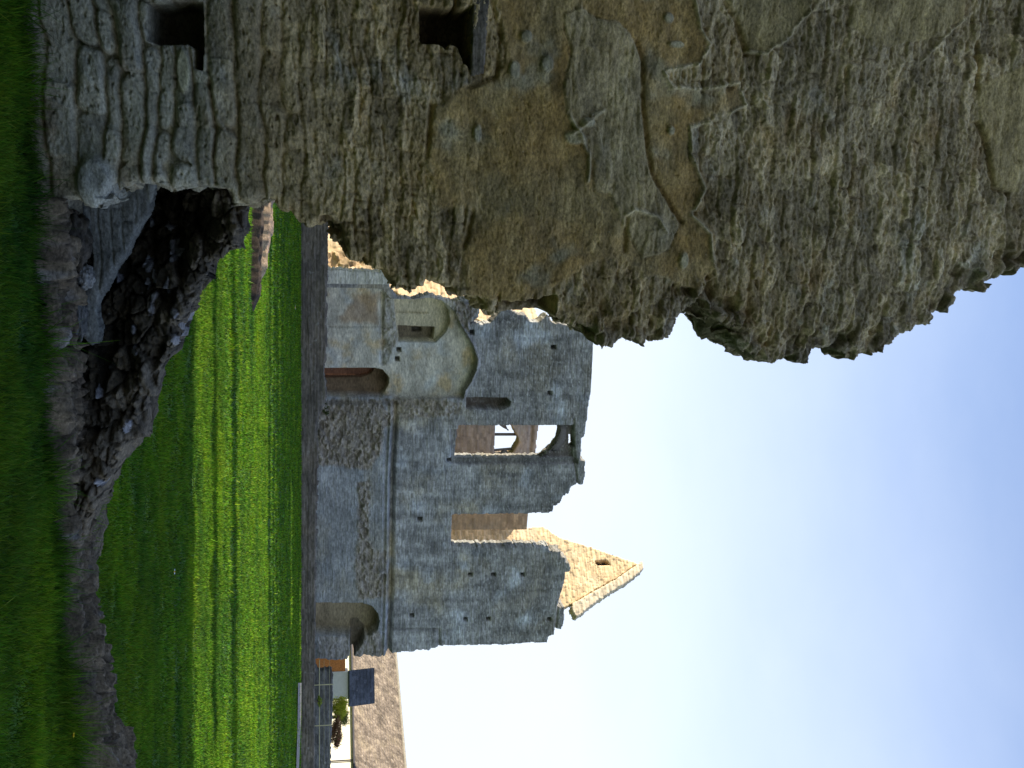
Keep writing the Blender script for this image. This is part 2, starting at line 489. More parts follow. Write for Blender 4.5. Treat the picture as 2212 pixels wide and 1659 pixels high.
near_poly = [(-6.0, -0.3), (NW.st(60, 425)[0], -0.3)] + NW.sts(edge_px) + [(-6.0, 8.2)]
P_ = lambda l: NW.sts(l)
plast_main = P_([(1052, -40), (1078, 80), (1068, 166), (1004, 186), (930, 227), (921, 336), (950, 441), (1020, 454), (1001, 531), (1010, 640), (1110, 640), (1200, 600), (1320, 560),
                 (1440, 610), (1498, 619), (1531, 576), (1527, 504), (1486, 461), (1517, 408), (1486, 336), (1488, 274), (1531, 264), (1575, 245), (1608, 226), (1594, 178), (1536, 192),
                 (1450, 192), (1431, 154), (1507, 139), (1529, 96), (1507, 62), (1493, -40)])
grey_patch = P_([(1209, 30), (1250, 13), (1276, 35), (1334, 48), (1372, 93), (1388, 134), (1385, 224), (1394, 320), (1400, 372), (1440, 440), (1467, 480), (1440, 540), (1380, 560), (1330, 470), (1310, 420), (1276, 410),
                 (1270, 336), (1222, 256), (1209, 192), (1228, 112), (1212, 64)])
olive_a = P_([(1565, -40), (1594, 62), (1613, 115), (1651, 118), (1695, 86), (1743, 24), (1750, -40)])
olive_b = P_([(2112, 180), (2110, 264), (2127, 326), (2141, 408), (2180, 418), (2400, 400), (2400, 100), (2250, 120)])
olive_c = P_([(1820, -40), (1830, 60), (1880, 110), (2000, 90), (2080, 40), (2090, -40)])
grooves = [P_([(1052, -20), (1078, 80), (1070, 166), (1010, 188)]), P_([(930, 227), (921, 336)]),
           P_([(1372, 93), (1388, 134), (1385, 224), (1394, 320), (1400, 372), (1440, 440), (1467, 480)]), P_([(2108, 264), (2127, 326), (2141, 408), (2175, 418)]),
           P_([(1565, 5), (1594, 62), (1613, 115)]), P_([(2110, 90), (2112, 190)]), P_([(1020, 454), (1001, 531)]), P_([(1350, 470), (1345, 540)])]
lips = [P_([(1493, 0), (1507, 62), (1529, 96), (1507, 139), (1431, 154), (1450, 192), (1536, 190), (1594, 178), (1608, 226), (1575, 245)]),
        P_([(1531, 264), (1488, 274), (1486, 336), (1517, 408), (1486, 461), (1527, 504), (1531, 560)]),
        P_([(1228, 256), (1270, 336), (1266, 390)]), P_([(1345, 460), (1362, 450), (1410, 465), (1432, 500)]), P_([(1613, 110), (1651, 118), (1695, 86), (1743, 24)]),
        P_([(1230, 290), (1300, 240), (1275, 250)]), P_([(1990, 130), (2045, 70), (2080, 40)]), P_([(1640, 200), (1650, 230)])]
knobs = [(1107, 152, 15, 22), (1178, 140, 16, 24), (1133, 80, 14, 15), (1030, 290, 11, 22), (1236, 297, 26, 18), (1438, 41, 14, 14), (1456, 97, 20, 9), (1470, 560, 12, 20), (1445, 282, 10, 12), (1265, 265, 20, 12)]
sock1 = P_([(324, 12), (322, 88), (350, 98), (408, 96), (420, 104), (424, 150), (440, 152), (443, 96), (441, 10), (408, 2)])
sock2 = P_([(905, 16), (908, 94), (948, 96), (960, 108), (970, 96), (986, 100), (1000, 138), (1014, 150), (1020, 14), (1000, 22), (986, 22), (982, -6), (976, 20)])
notch = P_([(1084, 650), (1092, 648), (1140, 648), (1199, 638), (1196, 682), (1202, 700), (1060, 720), (1072, 682)])
notch2 = P_([(690, 466), (706, 464), (725, 480), (738, 482), (746, 520), (752, 560), (690, 560)])

def near_sd(S, Z):
    sd = sdf(S, Z, near_poly)
    e, r1, r2, r3 = masonry(S, Z, (0.05, 0.12), (0.10, 0.24), 5, 0.03, 2.0)
    return sd + (r1 - 0.5) * 0.055 + 0.010 * fbm(S * 9, Z * 14, 3, 3) + 0.004

def near_fn(S, Z, sd):
    # two kinds of walling: bold coursed stones low down, eroded rubble with small stones above
    e, r1, r2, r3 = masonry(S, Z, (0.065, 0.155), (0.20, 0.55), 11, 0.028, 1.4)
    e2, q1, q2, q3 = masonry(S, Z, (0.05, 0.10), (0.09, 0.26), 12, 0.03, 2.3)
    up = sstep(1.05, 1.75, Z + 0.35 * fbm(S * 1.3, Z * 1.3, 3, 77))
    big = fbm(S * 0.8, Z * 0.8, 3, 1) * 0.07 + fbm(S * 3, Z * 4, 3, 2) * 0.025
    wz = Z + 0.012 * fbm(S * 9, Z * 12, 3, 15) + 0.02 * fbm(S * 3.5, Z * 5, 2, 16)
    e, r1, r2, r3 = masonry(S + 0.02 * fbm(S * 7, Z * 7, 2, 17), wz, (0.075, 0.155), (0.15, 0.42), 11, 0.035, 1.6, endw=0.40)
    t = np.clip(e / (0.022 + 0.020 * r2), 0, 1); h1 = (0.028 + 0.050 * r1) * (1 - (1 - t) ** 2.4) + (r2 - .5) * 0.02 * np.clip(e / .03, 0, 1)
    t2 = np.clip(e2 / 0.016, 0, 1); h2 = (0.006 + 0.030 * q1) * (1 - (1 - t2) ** 2)
    # mortar and rain wash smear part of the joints away
    smear = sstep(-0.15, 0.30, fbm(S * 2.1, Z * 2.8, 4, 21))
    h1 = h1 * (1 - 0.60 * smear) + smear * 0.026
    eb = sstep(0.28, 0.05, sd) * sstep(0.6, 1.2, Z)
    w1, w2, wid = worley(S * 9 + .5 * fbm(S * 6, Z * 6, 2, 18), Z * 15 + .5 * fbm(S * 6, Z * 6, 2, 19), 20)
    D = big + h1 * (1 - up) + (h2 * (1 - .5 * smear) + 0.012) * up
    f1, f2, idr = worley(S * 5.0 + fbm(S * 5, Z * 9, 2, 8), Z * 15 + fbm(S * 6, Z * 6, 2, 9), 41)
    flake = np.clip((f2 - f1) * 2.2, 0, 1)
    g1, g2, gid = worley(S * 14, Z * 30 + fbm(S * 9, Z * 9, 2, 10), 45)
    rough = fbm(S * 13, Z * 24, 5, 51, 0.68) * 0.026 + ridged(S * 14, Z * 34, 3, 57) * 0.008 + flake * (idr - 0.3) * 0.020 * up
    rough2 = fbm(S * 42, Z * 62, 3, 61, 0.75) * 0.009 - 0.016 * sstep(.28, .5, fbm(S * 24, Z * 34, 3, 62)) - 0.02 * sstep(.36, .5, fbm(S * 9, Z * 20, 3, 63))
    D = D + rough * (0.45 + 0.75 * up) + rough2 + np.clip((g2 - g1) * 2.5, 0, 1) * (gid - .4) * 0.010 * (0.3 + 0.7 * up)
    D = D + eb * sstep(2.6, 3.4, Z) * (0.14 * (wid - .5) * np.clip((w2 - w1) * 3, 0, 1) - 0.05 * eb)
    # stone colours; sockets and recesses further down also get painted shade
    grey = np.array((0.275, 0.275, 0.235)); warm = np.array((0.255, 0.210, 0.125)); up_c = np.array((0.240, 0.212, 0.148))
    zc = sstep(0.75, 1.35, Z + 0.3 * fbm(S * 1.5, Z * 1.5, 3, 90))
    col = mixc(full(S, grey), warm, zc)
    col = mixc(col, up_c, sstep(3.0, 4.4, Z - 0.25 * S + 0.6 * fbm(S * 1.2, Z * 1.2, 3, 91)))
    tone = (1 + (0.45 * (r3 - .5)) * (1 - up) + 0.5 * (idr - .5) * up + 0.35 * (q3 - .5) * up)
    col = col * tone[..., None]
    bl = sstep(0.15, 0.5, fbm(S * 2.6, Z * 4.0, 4, 95)); col = mixc(col, (0.25, 0.265, 0.25), bl * .55)
    br = sstep(0.15, 0.5, fbm(S * 2.2 + 9, Z * 5.0, 4, 96)); col = mixc(col, (0.22, 0.155, 0.075), br * .5)
    mor = (1 - np.clip(e / 0.014, 0, 1)) * (1 - up); col = mixc(col, (0.24, 0.19, 0.11), mor * .35)
    soil = sstep(0.22, 0.02, Z + 0.1 * fbm(S * 3, Z * 3, 2, 97)); col = mixc(col, (0.12, 0.10, 0.07), soil * .7)
    # plaster remains
    pm = sdf(S, Z, plast_main) + 0.09 * fbm(S * 3, Z * 3, 4, 71) + .01 ; gp = sdf(S, Z, grey_patch) + 0.012 * fbm(S * 9, Z * 9, 3, 72)
    oa = np.maximum(sdf(S, Z, olive_a), sdf(S, Z, olive_b)); oc = sdf(S, Z, olive_c) + .04 * fbm(S * 4, Z * 4, 3, 79)
    oa = np.maximum(oa, oc) + 0.01 * fbm(S * 9, Z * 9, 3, 73)
    kn = np.zeros(S.shape)
    for (kx, ky, ka, kb) in knobs:
        s0, z0 = NW.st(kx, ky); s1, z1 = NW.st(kx + ka, ky); s2, z2 = NW.st(kx, ky + kb)
        kn = np.maximum(kn, 1 - np.hypot((S - s0) / abs(s2 - s0), (Z - z0) / abs(z1 - z0)) * (1 + .25 * fbm(S * 12, Z * 12, 2, 88)))
    kn = sstep(0, .35, kn)
    wp = sstep(-.004, 0.03, pm) * (0.78 + .22 * sstep(-.2, .2, fbm(S * 4, Z * 4, 3, 70))) * (1 - sstep(-0.004, 0.008, gp)); wo_ = sstep(0, 0.015, oa)
    plaster_rel = 0.045 + big * .9 + 0.012 * fbm(S * 4, Z * 4, 3, 74) + 0.010 * fbm(S * 22, Z * 30, 4, 75, .7) + 0.0045 * fbm(S * 70, Z * 80, 2, 76)
    pits = sstep(0.30, 0.5, fbm(S * 18, Z * 26, 3, 78)) * 0.010
    D = D * (1 - wp) + (plaster_rel - pits) * wp
    D = D * (1 - wo_ * .75) + (plaster_rel + 0.01 - pits) * wo_ * .75
    gw = sstep(-0.004, 0.02, gp)
    D = D * (1 - gw * .6) + gw * .6 * (0.075 + big + 0.016 * fbm(S * 7, Z * 12, 4, 81))
    orange = mixc(full(S, (0.245, 0.170, 0.066)), (0.215, 0.172, 0.085), sstep(-.2, .35, fbm(S * 2.3, Z * 2.3, 4, 82)))
    orange = mixc(orange, (0.205, 0.19, 0.13), sstep(.12, .5, fbm(S * 3.1 + 5, Z * 3.1, 4, 83)))
    orange = orange * (1 + .3 * fbm(S * 30, Z * 34, 3, 84))[..., None]
    gen = sstep(-.25, .35, fbm(S * 1.6 + 3, Z * 1.6, 4, 66)) * sstep(1.2, 2.0, Z) * sstep(4.9, 3.6, Z)
    col = mixc(col, (0.25, 0.185, 0.085), gen * .6)
    col = mixc(col, orange, wp * (.72 + .28 * sstep(0, .10, pm)) * .95); col = mixc(col, (0.215, 0.185, 0.095), wo_ * .7)
    col = mixc(col, np.array((0.235, 0.205, 0.125)) , gw * .65)
    D = D + kn * 0.03; col = mixc(col, (0.25, 0.245, 0.185), kn * .8)
    wig = 0.012 * fbm(S * 6, Z * 6, 3, 85)
    for g in grooves:
        d = dline(S + wig, Z + wig, g); w = np.exp(-(d / 0.013) ** 2); D = D - 0.035 * w
        col = mixc(col, (0.17, 0.14, 0.07), w * .5)
    for g in lips:
        d = dline(S + wig, Z + wig, g); w = np.exp(-(d / 0.010) ** 2); D = D + 0.030 * w
        col = mixc(col, (0.36, 0.33, 0.24), w * .9)
    # pale crusts of lichen near the broken top edge
    li = sstep(.25, .5, fbm(S * 7, Z * 8, 4, 98)) * sstep(0.75, 0.15, sd) * sstep(3.2, 4.4, Z)
    col = mixc(col, (0.40, 0.40, 0.35), li * .8)
    bare = sstep(0.14, 0.02, sd) * sstep(2.6, 3.2, Z); col = mixc(col, (0.17, 0.16, 0.14), bare * .6)
    # sockets and broken recesses, their shade also painted into the colour
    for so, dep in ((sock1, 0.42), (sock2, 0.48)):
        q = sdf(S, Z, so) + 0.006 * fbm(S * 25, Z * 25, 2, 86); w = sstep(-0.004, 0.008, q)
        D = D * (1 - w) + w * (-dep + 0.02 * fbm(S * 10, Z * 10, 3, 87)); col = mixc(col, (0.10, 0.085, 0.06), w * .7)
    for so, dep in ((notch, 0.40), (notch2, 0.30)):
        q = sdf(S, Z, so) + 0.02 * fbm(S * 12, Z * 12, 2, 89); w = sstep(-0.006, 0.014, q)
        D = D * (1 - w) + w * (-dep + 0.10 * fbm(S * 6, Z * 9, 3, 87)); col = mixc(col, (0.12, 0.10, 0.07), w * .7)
    # the corner stone that bulges out low at the broken end
    s0, z0 = NW.st(212, 395); q = 1 - np.hypot((S - s0) / 0.17, (Z - z0) / 0.115); w = sstep(0, .35, q)
    D = D * (1 - w) + w * (0.10 + big + 0.02 * fbm(S * 9, Z * 9, 4, 99) + 0.05 * np.clip(q, 0, .6)); col = mixc(col, (0.27, 0.285, 0.275), w)
    s0, z0 = NW.st(400, 155); q = 1 - np.hypot((S - s0) / 0.13, (Z - z0) / 0.04); w = sstep(0, .3, q)
    D = D * (1 - w) + w * (0.075 + big); col = mixc(col, (0.34, 0.34, 0.25), w)
    col = col * (1 + .42 * fbm(S * .9 + 2, Z * .8, 4, 64) + .35 * (idr - .5) * up)[..., None]
    return D, np.clip(col * np.array((1.47, 1.37, 1.14)), .02, .8)

tall = empty('ruined_wall', (-2.5, 5.5, 0))
tag(tall, 'tall broken rubble wall in shade close by, with orange plaster remains and two square beam sockets', 'ruined wall')
s_ax = np.concatenate([np.arange(-6.0, -2.75, 0.03), np.arange(-2.75, 0.12, 0.0062)])
t_ax = np.concatenate([np.arange(-0.25, 6.35, 0.0062), np.arange(6.35, 8.2, 0.03)])
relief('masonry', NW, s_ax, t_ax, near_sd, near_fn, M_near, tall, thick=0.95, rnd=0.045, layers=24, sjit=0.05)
mb = MB()
l0 = NW.st(1019, -30); l1 = NW.st(1050, 158)
N_ = 40
for i in range(N_):
    pass
def lint_fn(S, Z, sd):
    return 0.012 * fbm(S * 3, Z * 25, 4, 201) + 0.004 * fbm(S * 10, Z * 90, 3, 202), full(S, (0.165, 0.14, 0.10)) * (1 + .5 * fbm(S * 3, Z * 60, 3, 203))[..., None]
lp = [l0, (l1[0] + .03, l0[1]), (l1[0] + .005, l1[1] - .02), (l0[0], l1[1])]
lint = relief('lintel', NW.off(0.075), np.arange(l0[0] - .05, l1[0] + .1, .008), np.arange(l0[1] - .03, l1[1] + .05, .006),
              lambda S, Z: sdf(S, Z, lp) + .003 * fbm(S * 8, Z * 8, 2, 3), lint_fn, M_rub, tall, thick=0.25, rnd=0.012, layers=3, sjit=0.0)
tag(lint, 'flat grey lintel above the upper beam socket')

# ================================================================== BROKEN WALL (footing, hollow core, rubble)
bw = empty('broken_wall', (0, 6.3, 0))
tag(bw, 'low broken wall sloping down to the right from the tall wall, dark rubble core and thin stone footing', 'ruined wall')
# footing: a height field over the ground
sy = [-1.9, -1.25, -0.9, -0.4, 0.2, 0.7, 1.2, 1.55, 1.9, 2.2, 2.5, 3.2, 4.5, 7.0]
hh = [0.15, 0.15, 0.14, 0.13, 0.10, 0.075, 0.08, 0.11, 0.13, 0.165, 0.22, 0.26, 0.24, 0.22]
ww = [0.30, 0.30, 0.30, 0.35, 0.45, 0.50, 0.50, 0.50, 0.50, 0.52, 0.55, 0.6, 0.6, 0.6]
fs, ft = np.meshgrid(np.arange(-1.22, 7.0, 0.009), np.arange(-0.12, 0.85, 0.009))
def foot():
    S, T = fs, ft
    H = np.interp(S, sy, hh); W = np.interp(S, sy, ww)
    fr = 0.05 * fbm(S * 1.5, S * 0 + 3, 3, 301) + 0.03 * fbm(S * 7, S * 0 + 9, 3, 302) + 0.09 * sstep(.9, -.4, S) * -1
    e, r1, r2, r3 = masonry(S, T + 1.0, (0.18, 0.34), (0.16, 0.42), 31, 0.05, 2.5)
    hc, wid, gap = slabs(S * 5.0 + .3 * fbm(S * 4, T * 4, 2, 330), T * 8 + .3 * fbm(S * 4, T * 4, 2, 331), 332)
    hd, wie, gap2 = slabs(S * 14, T * 20, 334)
    Hs = H * (0.75 + 0.55 * hc) + .03 * (hd - .3) + 0.03 * fbm(S * 5, T * 5, 4, 303) + 0.016 * fbm(S * 20, T * 20, 4, 304) - .045 * (1 - gap)
    r3 = wid
    fr = fr + .5 * sstep(-1.02, -1.22, S + .05 * fbm(T * 9, S * 9, 2, 333))
    front = sstep(fr - 0.035 + .03 * fbm(S * 11, T * 11, 3, 3), fr + 0.02, T + (r2 - .5) * 0.04)
    bk = sstep(W + 0.05, W - 0.03, T + 0.05 * fbm(S * 3, T * 0, 3, 305) + (r3 - .5) * .10)
    Z = -0.05 + (Hs + 0.05) * front * bk - 0.05 * (1 - np.clip(e / .018, 0, 1)) * front + 0.018 * (worley(S * 14, T * 22, 309)[2] - .5) * front * bk
    col = full(S, (0.155, 0.122, 0.078)) * (1 + .7 * (r3 - .5) + .5 * fbm(S * 8, T * 8, 4, 306))[..., None]
    lic = sstep(.3, .5, fbm(S * 6, T * 6, 3, 307)); col = mixc(col, (0.27, 0.27, 0.26), lic * .5)
    col = mixc(col, (0.10, 0.075, 0.055), sstep(.0, .4, fbm(S * 5 + 3, T * 7, 4, 308)) * .6)
    base = NW.pt(S, Z, -T)
    idx = np.arange(S.size).reshape(S.shape)
    Q = np.stack([idx[:-1, :-1].ravel(), idx[:-1, 1:].ravel(), idx[1:, 1:].ravel(), idx[1:, :-1].ravel()], 1)
    zc = Z.ravel()[Q].max(1); Q = Q[zc > -0.03]
    return mesh_np('footing', base.reshape(-1, 3), Q, M_rub, bw, col=col.reshape(-1, 3))
foot()
# grey leaf of coursed stone
GL = NW.off(-0.30)
gl_poly = GL.sts(za([(520, 380), (540, 100), (900, 60), (1340, 60), (1280, 180), (1180, 480), (1050, 700), (950, 900), (880, 980), (800, 1150), (720, 1300), (700, 1400), (735, 1640), (650, 1760), (500, 1600), (560, 1100), (660, 1000), (640, 800), (600, 650), (545, 540)]))
def gl_fn(S, Z, sd):
    e, r1, r2, r3 = masonry(S, Z, (0.05, 0.09), (0.2, 0.5), 41, 0.02, 2)
    D = 0.012 * np.clip(e / .01, 0, 1) * (0.3 + r1) + .03 * fbm(S * 3, Z * 5, 3, 311) + .010 * fbm(S * 12, Z * 40, 4, 312)
    return D, full(S, (0.155, 0.160, 0.142)) * (1 + .35 * (r3 - .5) + .3 * fbm(S * 5, Z * 30, 3, 313))[..., None]
relief('stone_facing', GL, np.arange(-1.5, 0.35, .008), np.arange(0, 0.75, .006), lambda S, Z: sdf(S, Z, gl_poly) + .012 * fbm(S * 14, Z * 14, 3, 314),
       gl_fn, M_rub, bw, thick=0.12, rnd=0.02, layers=3, sjit=.02)
# rubble core
RC = NW.off(-0.62)
rc_poly = RC.sts(za([(1500, -200), (1900, 100), (2040, 350), (2105, 420), (2120, 600), (2070, 700), (2040, 800), (1965, 805), (1940, 900), (1780, 960), (1770, 1080), (1640, 1210), (1580, 1380), (1500, 1640)])
                 + zb([(2060, 200), (1950, 400), (1860, 560), (1855, 780), (1800, 900), (1680, 870), (1690, 1150), (1660, 1360), (1470, 1480), (1420, 1659), (1250, 1900), (1050, 2400), (940, 2900), (880, 3300)]))
rc_poly = rc_poly + [(rc_poly[-1][0] + .1, -0.3), (-1.9, -0.3), (-1.9, rc_poly[0][1])]
def rc_fn(S, Z, sd):
    ha, idr, ga_ = slabs(S * 6.5 + .4 * fbm(S * 4, Z * 4, 2, 320), Z * 12 + .4 * fbm(S * 4, Z * 4, 2, 321), 322)
    hb, gid, gb_ = slabs(S * 16, Z * 28 + .5 * fbm(S * 6, Z * 6, 2, 323), 324)
    top = np.clip(sd, 0, 1)
    hump = np.exp(-((sd - 0.06) / 0.12) ** 2) * 0.12
    hollow = np.exp(-(((S + 0.95) / 0.5) ** 2 + ((Z - 0.48) / 0.28) ** 2)) * 0.42
    toe = 0.38 * sstep(0.55, 0.0, Z) * sstep(-0.6, 0.5, S)
    D = 0.12 * fbm(S * 2.5, Z * 3, 3, 325) + 0.14 * (ha - .3) + .055 * (hb - .3) \
        + hump - hollow + toe * .8 + .02 * fbm(S * 25, Z * 30, 3, 326)
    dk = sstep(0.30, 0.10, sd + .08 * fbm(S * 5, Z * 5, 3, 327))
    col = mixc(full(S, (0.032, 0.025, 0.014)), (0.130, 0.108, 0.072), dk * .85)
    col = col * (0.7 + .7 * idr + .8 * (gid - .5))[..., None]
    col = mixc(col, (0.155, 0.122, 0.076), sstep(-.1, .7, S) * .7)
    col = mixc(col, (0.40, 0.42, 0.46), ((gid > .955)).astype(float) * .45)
    return D, col
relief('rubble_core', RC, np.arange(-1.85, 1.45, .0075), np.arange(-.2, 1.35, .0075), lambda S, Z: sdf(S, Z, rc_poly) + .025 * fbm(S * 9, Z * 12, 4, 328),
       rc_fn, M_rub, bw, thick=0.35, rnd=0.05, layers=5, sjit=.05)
# loose lump in the hollow
def blob(name, c, r, mat, parent, seed, col):
    u = np.linspace(0, 2 * np.pi, 90, endpoint=False); v = np.linspace(0.02, np.pi - .02, 50)
    U, V = np.meshgrid(u, v)
    k = 1 + .22 * fbm(np.cos(U) * np.sin(V) * 2 + 5, np.cos(V) * 2 + np.sin(U) * np.sin(V) * 2.3, 4, seed) * 1.6
    k += .10 * (worley(np.cos(U) * np.sin(V) * 5 + 9, np.cos(V) * 5 + np.sin(U) * np.sin(V) * 4, seed)[2] - .5)
    P = np.stack([c[0] + r[0] * k * np.cos(U) * np.sin(V), c[1] + r[1] * k * np.sin(U) * np.sin(V), c[2] + r[2] * k * np.cos(V)], -1)
    idx = np.arange(U.size).reshape(U.shape); nx = np.roll(idx, -1, 1)
    Q = np.stack([idx[:-1].ravel(), idx[1:].ravel(), nx[1:].ravel(), nx[:-1].ravel()], 1)
    return mesh_np(name, P.reshape(-1, 3), Q, mat, parent, col=full(U, col).reshape(-1, 3) * (1 + .4 * fbm(U * 2, V * 3, 3, seed + 3)).reshape(-1, 1))
p = GL.pt(np.array(GL.st(165, 520)[0]), np.array(GL.st(165, 520)[1]), .06)
blob('loose_stone', p, (.17, .12, .09), M_rub, bw, 5, (0.07, 0.06, 0.045))
p = GL.pt(np.array(GL.st(188, 597)[0]), np.array(GL.st(188, 597)[1]), .05)
blob('loose_stone', p, (.07, .06, .05), M_rub, bw, 8, (0.24, 0.24, 0.22))
p = GL.pt(np.array(GL.st(172, 680)[0]), np.array(GL.st(172, 680)[1]), .03)
blob('loose_stone', p, (.14, .08, .05), M_rub, bw, 12, (0.12, 0.12, 0.11))

# ================================================================== STUB ON THE LAWN
def low_stub(name, x0, x1, y, z, seed, w, label, cat, col, taper=True):
    S, T = np.meshgrid(np.arange(x0, x1, .03), np.arange(-w / 2 - .1, w / 2 + .12, .03))
    e, r1, r2, r3 = masonry(S, T + 5, (.15, .3), (.15, .4), seed, .05, 2)
    en = sstep(x1, x1 - .5, S + .2 * fbm(S * 2, T * 3, 2, seed)) if taper else 1
    prof = sstep(-w / 2 - .02, -w / 2 + .03, T + .05 * fbm(S * 3, S * 0, 3, seed)) * sstep(w / 2 + .08, w / 2 - .04, T)
    Z = -.04 + (z * (.75 + .5 * r1) * (0.55 + .45 * sstep(x1, x1 - 2.2, S)) + .04 + .05 * fbm(S * 3, T * 5, 3, seed)) * prof * en
    co = full(S, col) * (1 + .5 * (r3 - .5))[..., None]
    idx = np.arange(S.size).reshape(S.shape)
    Q = np.stack([idx[:-1, :-1].ravel(), idx[:-1, 1:].ravel(), idx[1:, 1:].ravel(), idx[1:, :-1].ravel()], 1)
    Q = Q[Z.ravel()[Q].max(1) > -.02]
    o = mesh_np(name, np.stack([S, y + T, Z], -1).reshape(-1, 3), Q, M_rub, None, col=co.reshape(-1, 3))
    return tag(o, label, cat, group='low stone footings in the sunlit grass')
low_stub('wall_footing', -7.0, -1.3, 20.3, .19, 61, .42, 'short low stone footing standing in the sunlit grass, nearer of two parallel ones', 'wall footing', (0.060, 0.044, 0.030))
low_stub('wall_footing', -7.0, -2.0, 22.2, .26, 63, .4, 'thin low line of stones in the grass just behind the bigger footing', 'wall footing', (0.36, 0.26, 0.17))

# ================================================================== GARDEN WALL in front of the ruin
GW = Plane((0, 47.5, 0), 0)
gtop = [(712, 380), (709, 500), (709, 560), (706, 640), (706, 760), (700, 800), (708, 850), (697, 880), (684, 915), (688, 960), (686, 1040), (684, 1150), (682, 1290), (681, 1400), (681, 1440), (679, 1480), (680, 1560), (680, 1660), (680, 1900)]
gw_poly = [(-18, -.3)] + [(-18, GW.st(712, 380)[1])] + GW.sts(gtop) + [(GW.st(680, 1900)[0], -.3)]
def coursed(rh, sl, seed, amp, col, c2_=None, coarse=0.05, r=0.03, stain=.5):
    def f(S, Z, sd):
        e, r1, r2, r3 = masonry(S, Z, rh, sl, seed, .04, .8)
        D = amp * (.3 + r1) * np.clip(e / r, 0, 1) + coarse * fbm(S * .9, Z * 1.2, 4, seed + 1)
        co = full(S, col) * (1 + .5 * (r3 - .5))[..., None]
        if c2_ is not None:
            co = mixc(co, c2_, stain * sstep(-.1, .45, fbm(S * .7, Z * .5, 4, seed + 2)))
        return D, co
    return f
gwall = relief('garden_wall', GW, np.arange(-18, 26, .06), np.arange(-.1, 1.6, .04), lambda S, Z: sdf(S, Z, gw_poly) + .06 * fbm(S * 4, Z * 5, 3, 401),
               coursed((.08, .16), (.2, .5), 402, .05, (0.145, 0.128, 0.105), (0.21, 0.175, 0.13), .08), M_far, None, thick=.5, rnd=.06, layers=3, sjit=.04)
tag(gwall, 'long low dark stone wall along the far edge of the lawn in front of the ruined hall', 'wall')

# ================================================================== RUINED HALL (main)
RH = Plane((0, 50.0, 0), 12)
R_ = lambda l: RH.sts(l)
main_px = ([(560, 585)] + c1([(280, 430), (690, 450), (700, 560), (740, 620), (860, 630), (960, 600), (1080, 640), (1120, 655), (1200, 625), (1270, 640), (1300, 690), (1300, 760), (1240, 800), (1320, 800), (1380, 790),
            (1430, 730), (1450, 690), (1490, 680), (1560, 740), (1610, 740), (1640, 790), (1700, 790), (1760, 740), (1790, 790), (1870, 800), (1960, 815), (2010, 830), (2060, 860), (2080, 920), (2090, 1000), (2078, 1160), (2085, 1215), (2060, 1240),
            (2045, 1330), (2030, 1420), (2010, 1560)])
           + c2([(1810, 0), (1800, 80), (1788, 160), (1770, 170), (1768, 240), (1760, 300), (1792, 308), (1790, 400), (1775, 450), (1740, 448), (1705, 460), (1690, 500), (1660, 520), (1640, 565), (1605, 575), (1598, 615), (1450, 625), (1200, 628), (990, 632),
                 (988, 815), (1180, 822), (1270, 822), (1570, 820), (1572, 850), (1645, 850), (1650, 880), (1672, 885), (1672, 918), (1700, 922), (1706, 950), (1692, 975), (1672, 980), (1660, 1060), (1645, 1110), (1628, 1180), (1664, 1186), (1662, 1260), (1650, 1320),
                 (1612, 1318), (1600, 1350), (1572, 1362), (1562, 1400), (1500, 1404), (1480, 1396), (1300, 1410), (1100, 1414), (910, 1420), (890, 1436), (860, 1432), (850, 1446), (780, 1440), (745, 1458), (690, 1452), (640, 1462), (600, 1458), (530, 1462), (470, 1450), (430, 1462), (395, 1446), (372, 1460), (360, 1478), (300, 1480), (200, 1475)])
           + [(560, 1420)])
main_poly = R_(main_px)
hole_win = R_(c2([(1030, 95), (1640, 95), (1650, 130), (1625, 200), (1580, 250), (1530, 290), (1010, 290)]))
hole_small = R_(c2([(1700, 165), (1722, 160), (1726, 230), (1708, 228)]))
hole_door = R_(c1([(200, 1120), (600, 1120), (650, 1130), (690, 1180), (690, 1220), (660, 1280), (630, 1300), (200, 1290)]))
# levels set back into the wall
plaster_px = c1([(200, 560), (640, 570), (700, 640), (760, 640), (960, 640), (1060, 660), (1130, 720), (1180, 820), (1215, 880), (1255, 950), (1285, 1040), (1275, 1110), (1240, 1190), (1200, 1250), (1190, 1300), (750, 1310), (700, 1290), (200, 1300)])
niche_px = c1([(730, 650), (960, 630), (1050, 650), (1100, 720), (1110, 800), (1080, 870), (1010, 940), (760, 935), (740, 800)])
niche_in_px = c1([(760, 840), (1010, 850), (1000, 930), (770, 930)])
slot_px = c1([(1215, 1302), (1480, 1302), (1512, 1330), (1500, 1360), (1440, 1385), (1215, 1375)])
arch_px = c2([(150, 1140), (450, 1142), (505, 1160), (540, 1200), (552, 1245), (540, 1300), (480, 1340), (150, 1330)])
dark_px = c2([(380, 1290), (420, 1280), (470, 1330), (440, 1400), (400, 1450), (380, 1460)])
putlogs = c2([(797, 655), (1100, 990), (1240, 990), (1415, 990), (750, 1235), (1072, 1258), (1210, 1258), (1575, 1258), (975, 305)]) + c1([(1800, 960), (1775, 1270), (760, 990), (750, 1055), (1250, 860)])
blocked = R_(c2([(585, 1318), (913, 1318), (913, 1412)]))
def ruin_sd(S, Z):
    sd = sdf(S, Z, main_poly)
    e, r1, r2, r3 = masonry(S, Z, (.12, .22), (.2, .5), 501, .05, .6)
    sd = sd + (r1 - .5) * .07
    for h in (hole_win, hole_small):
        sd = np.minimum(sd, -sdf(S, Z, h) + .03 * fbm(S * 5, Z * 5, 2, 502))
    return sd
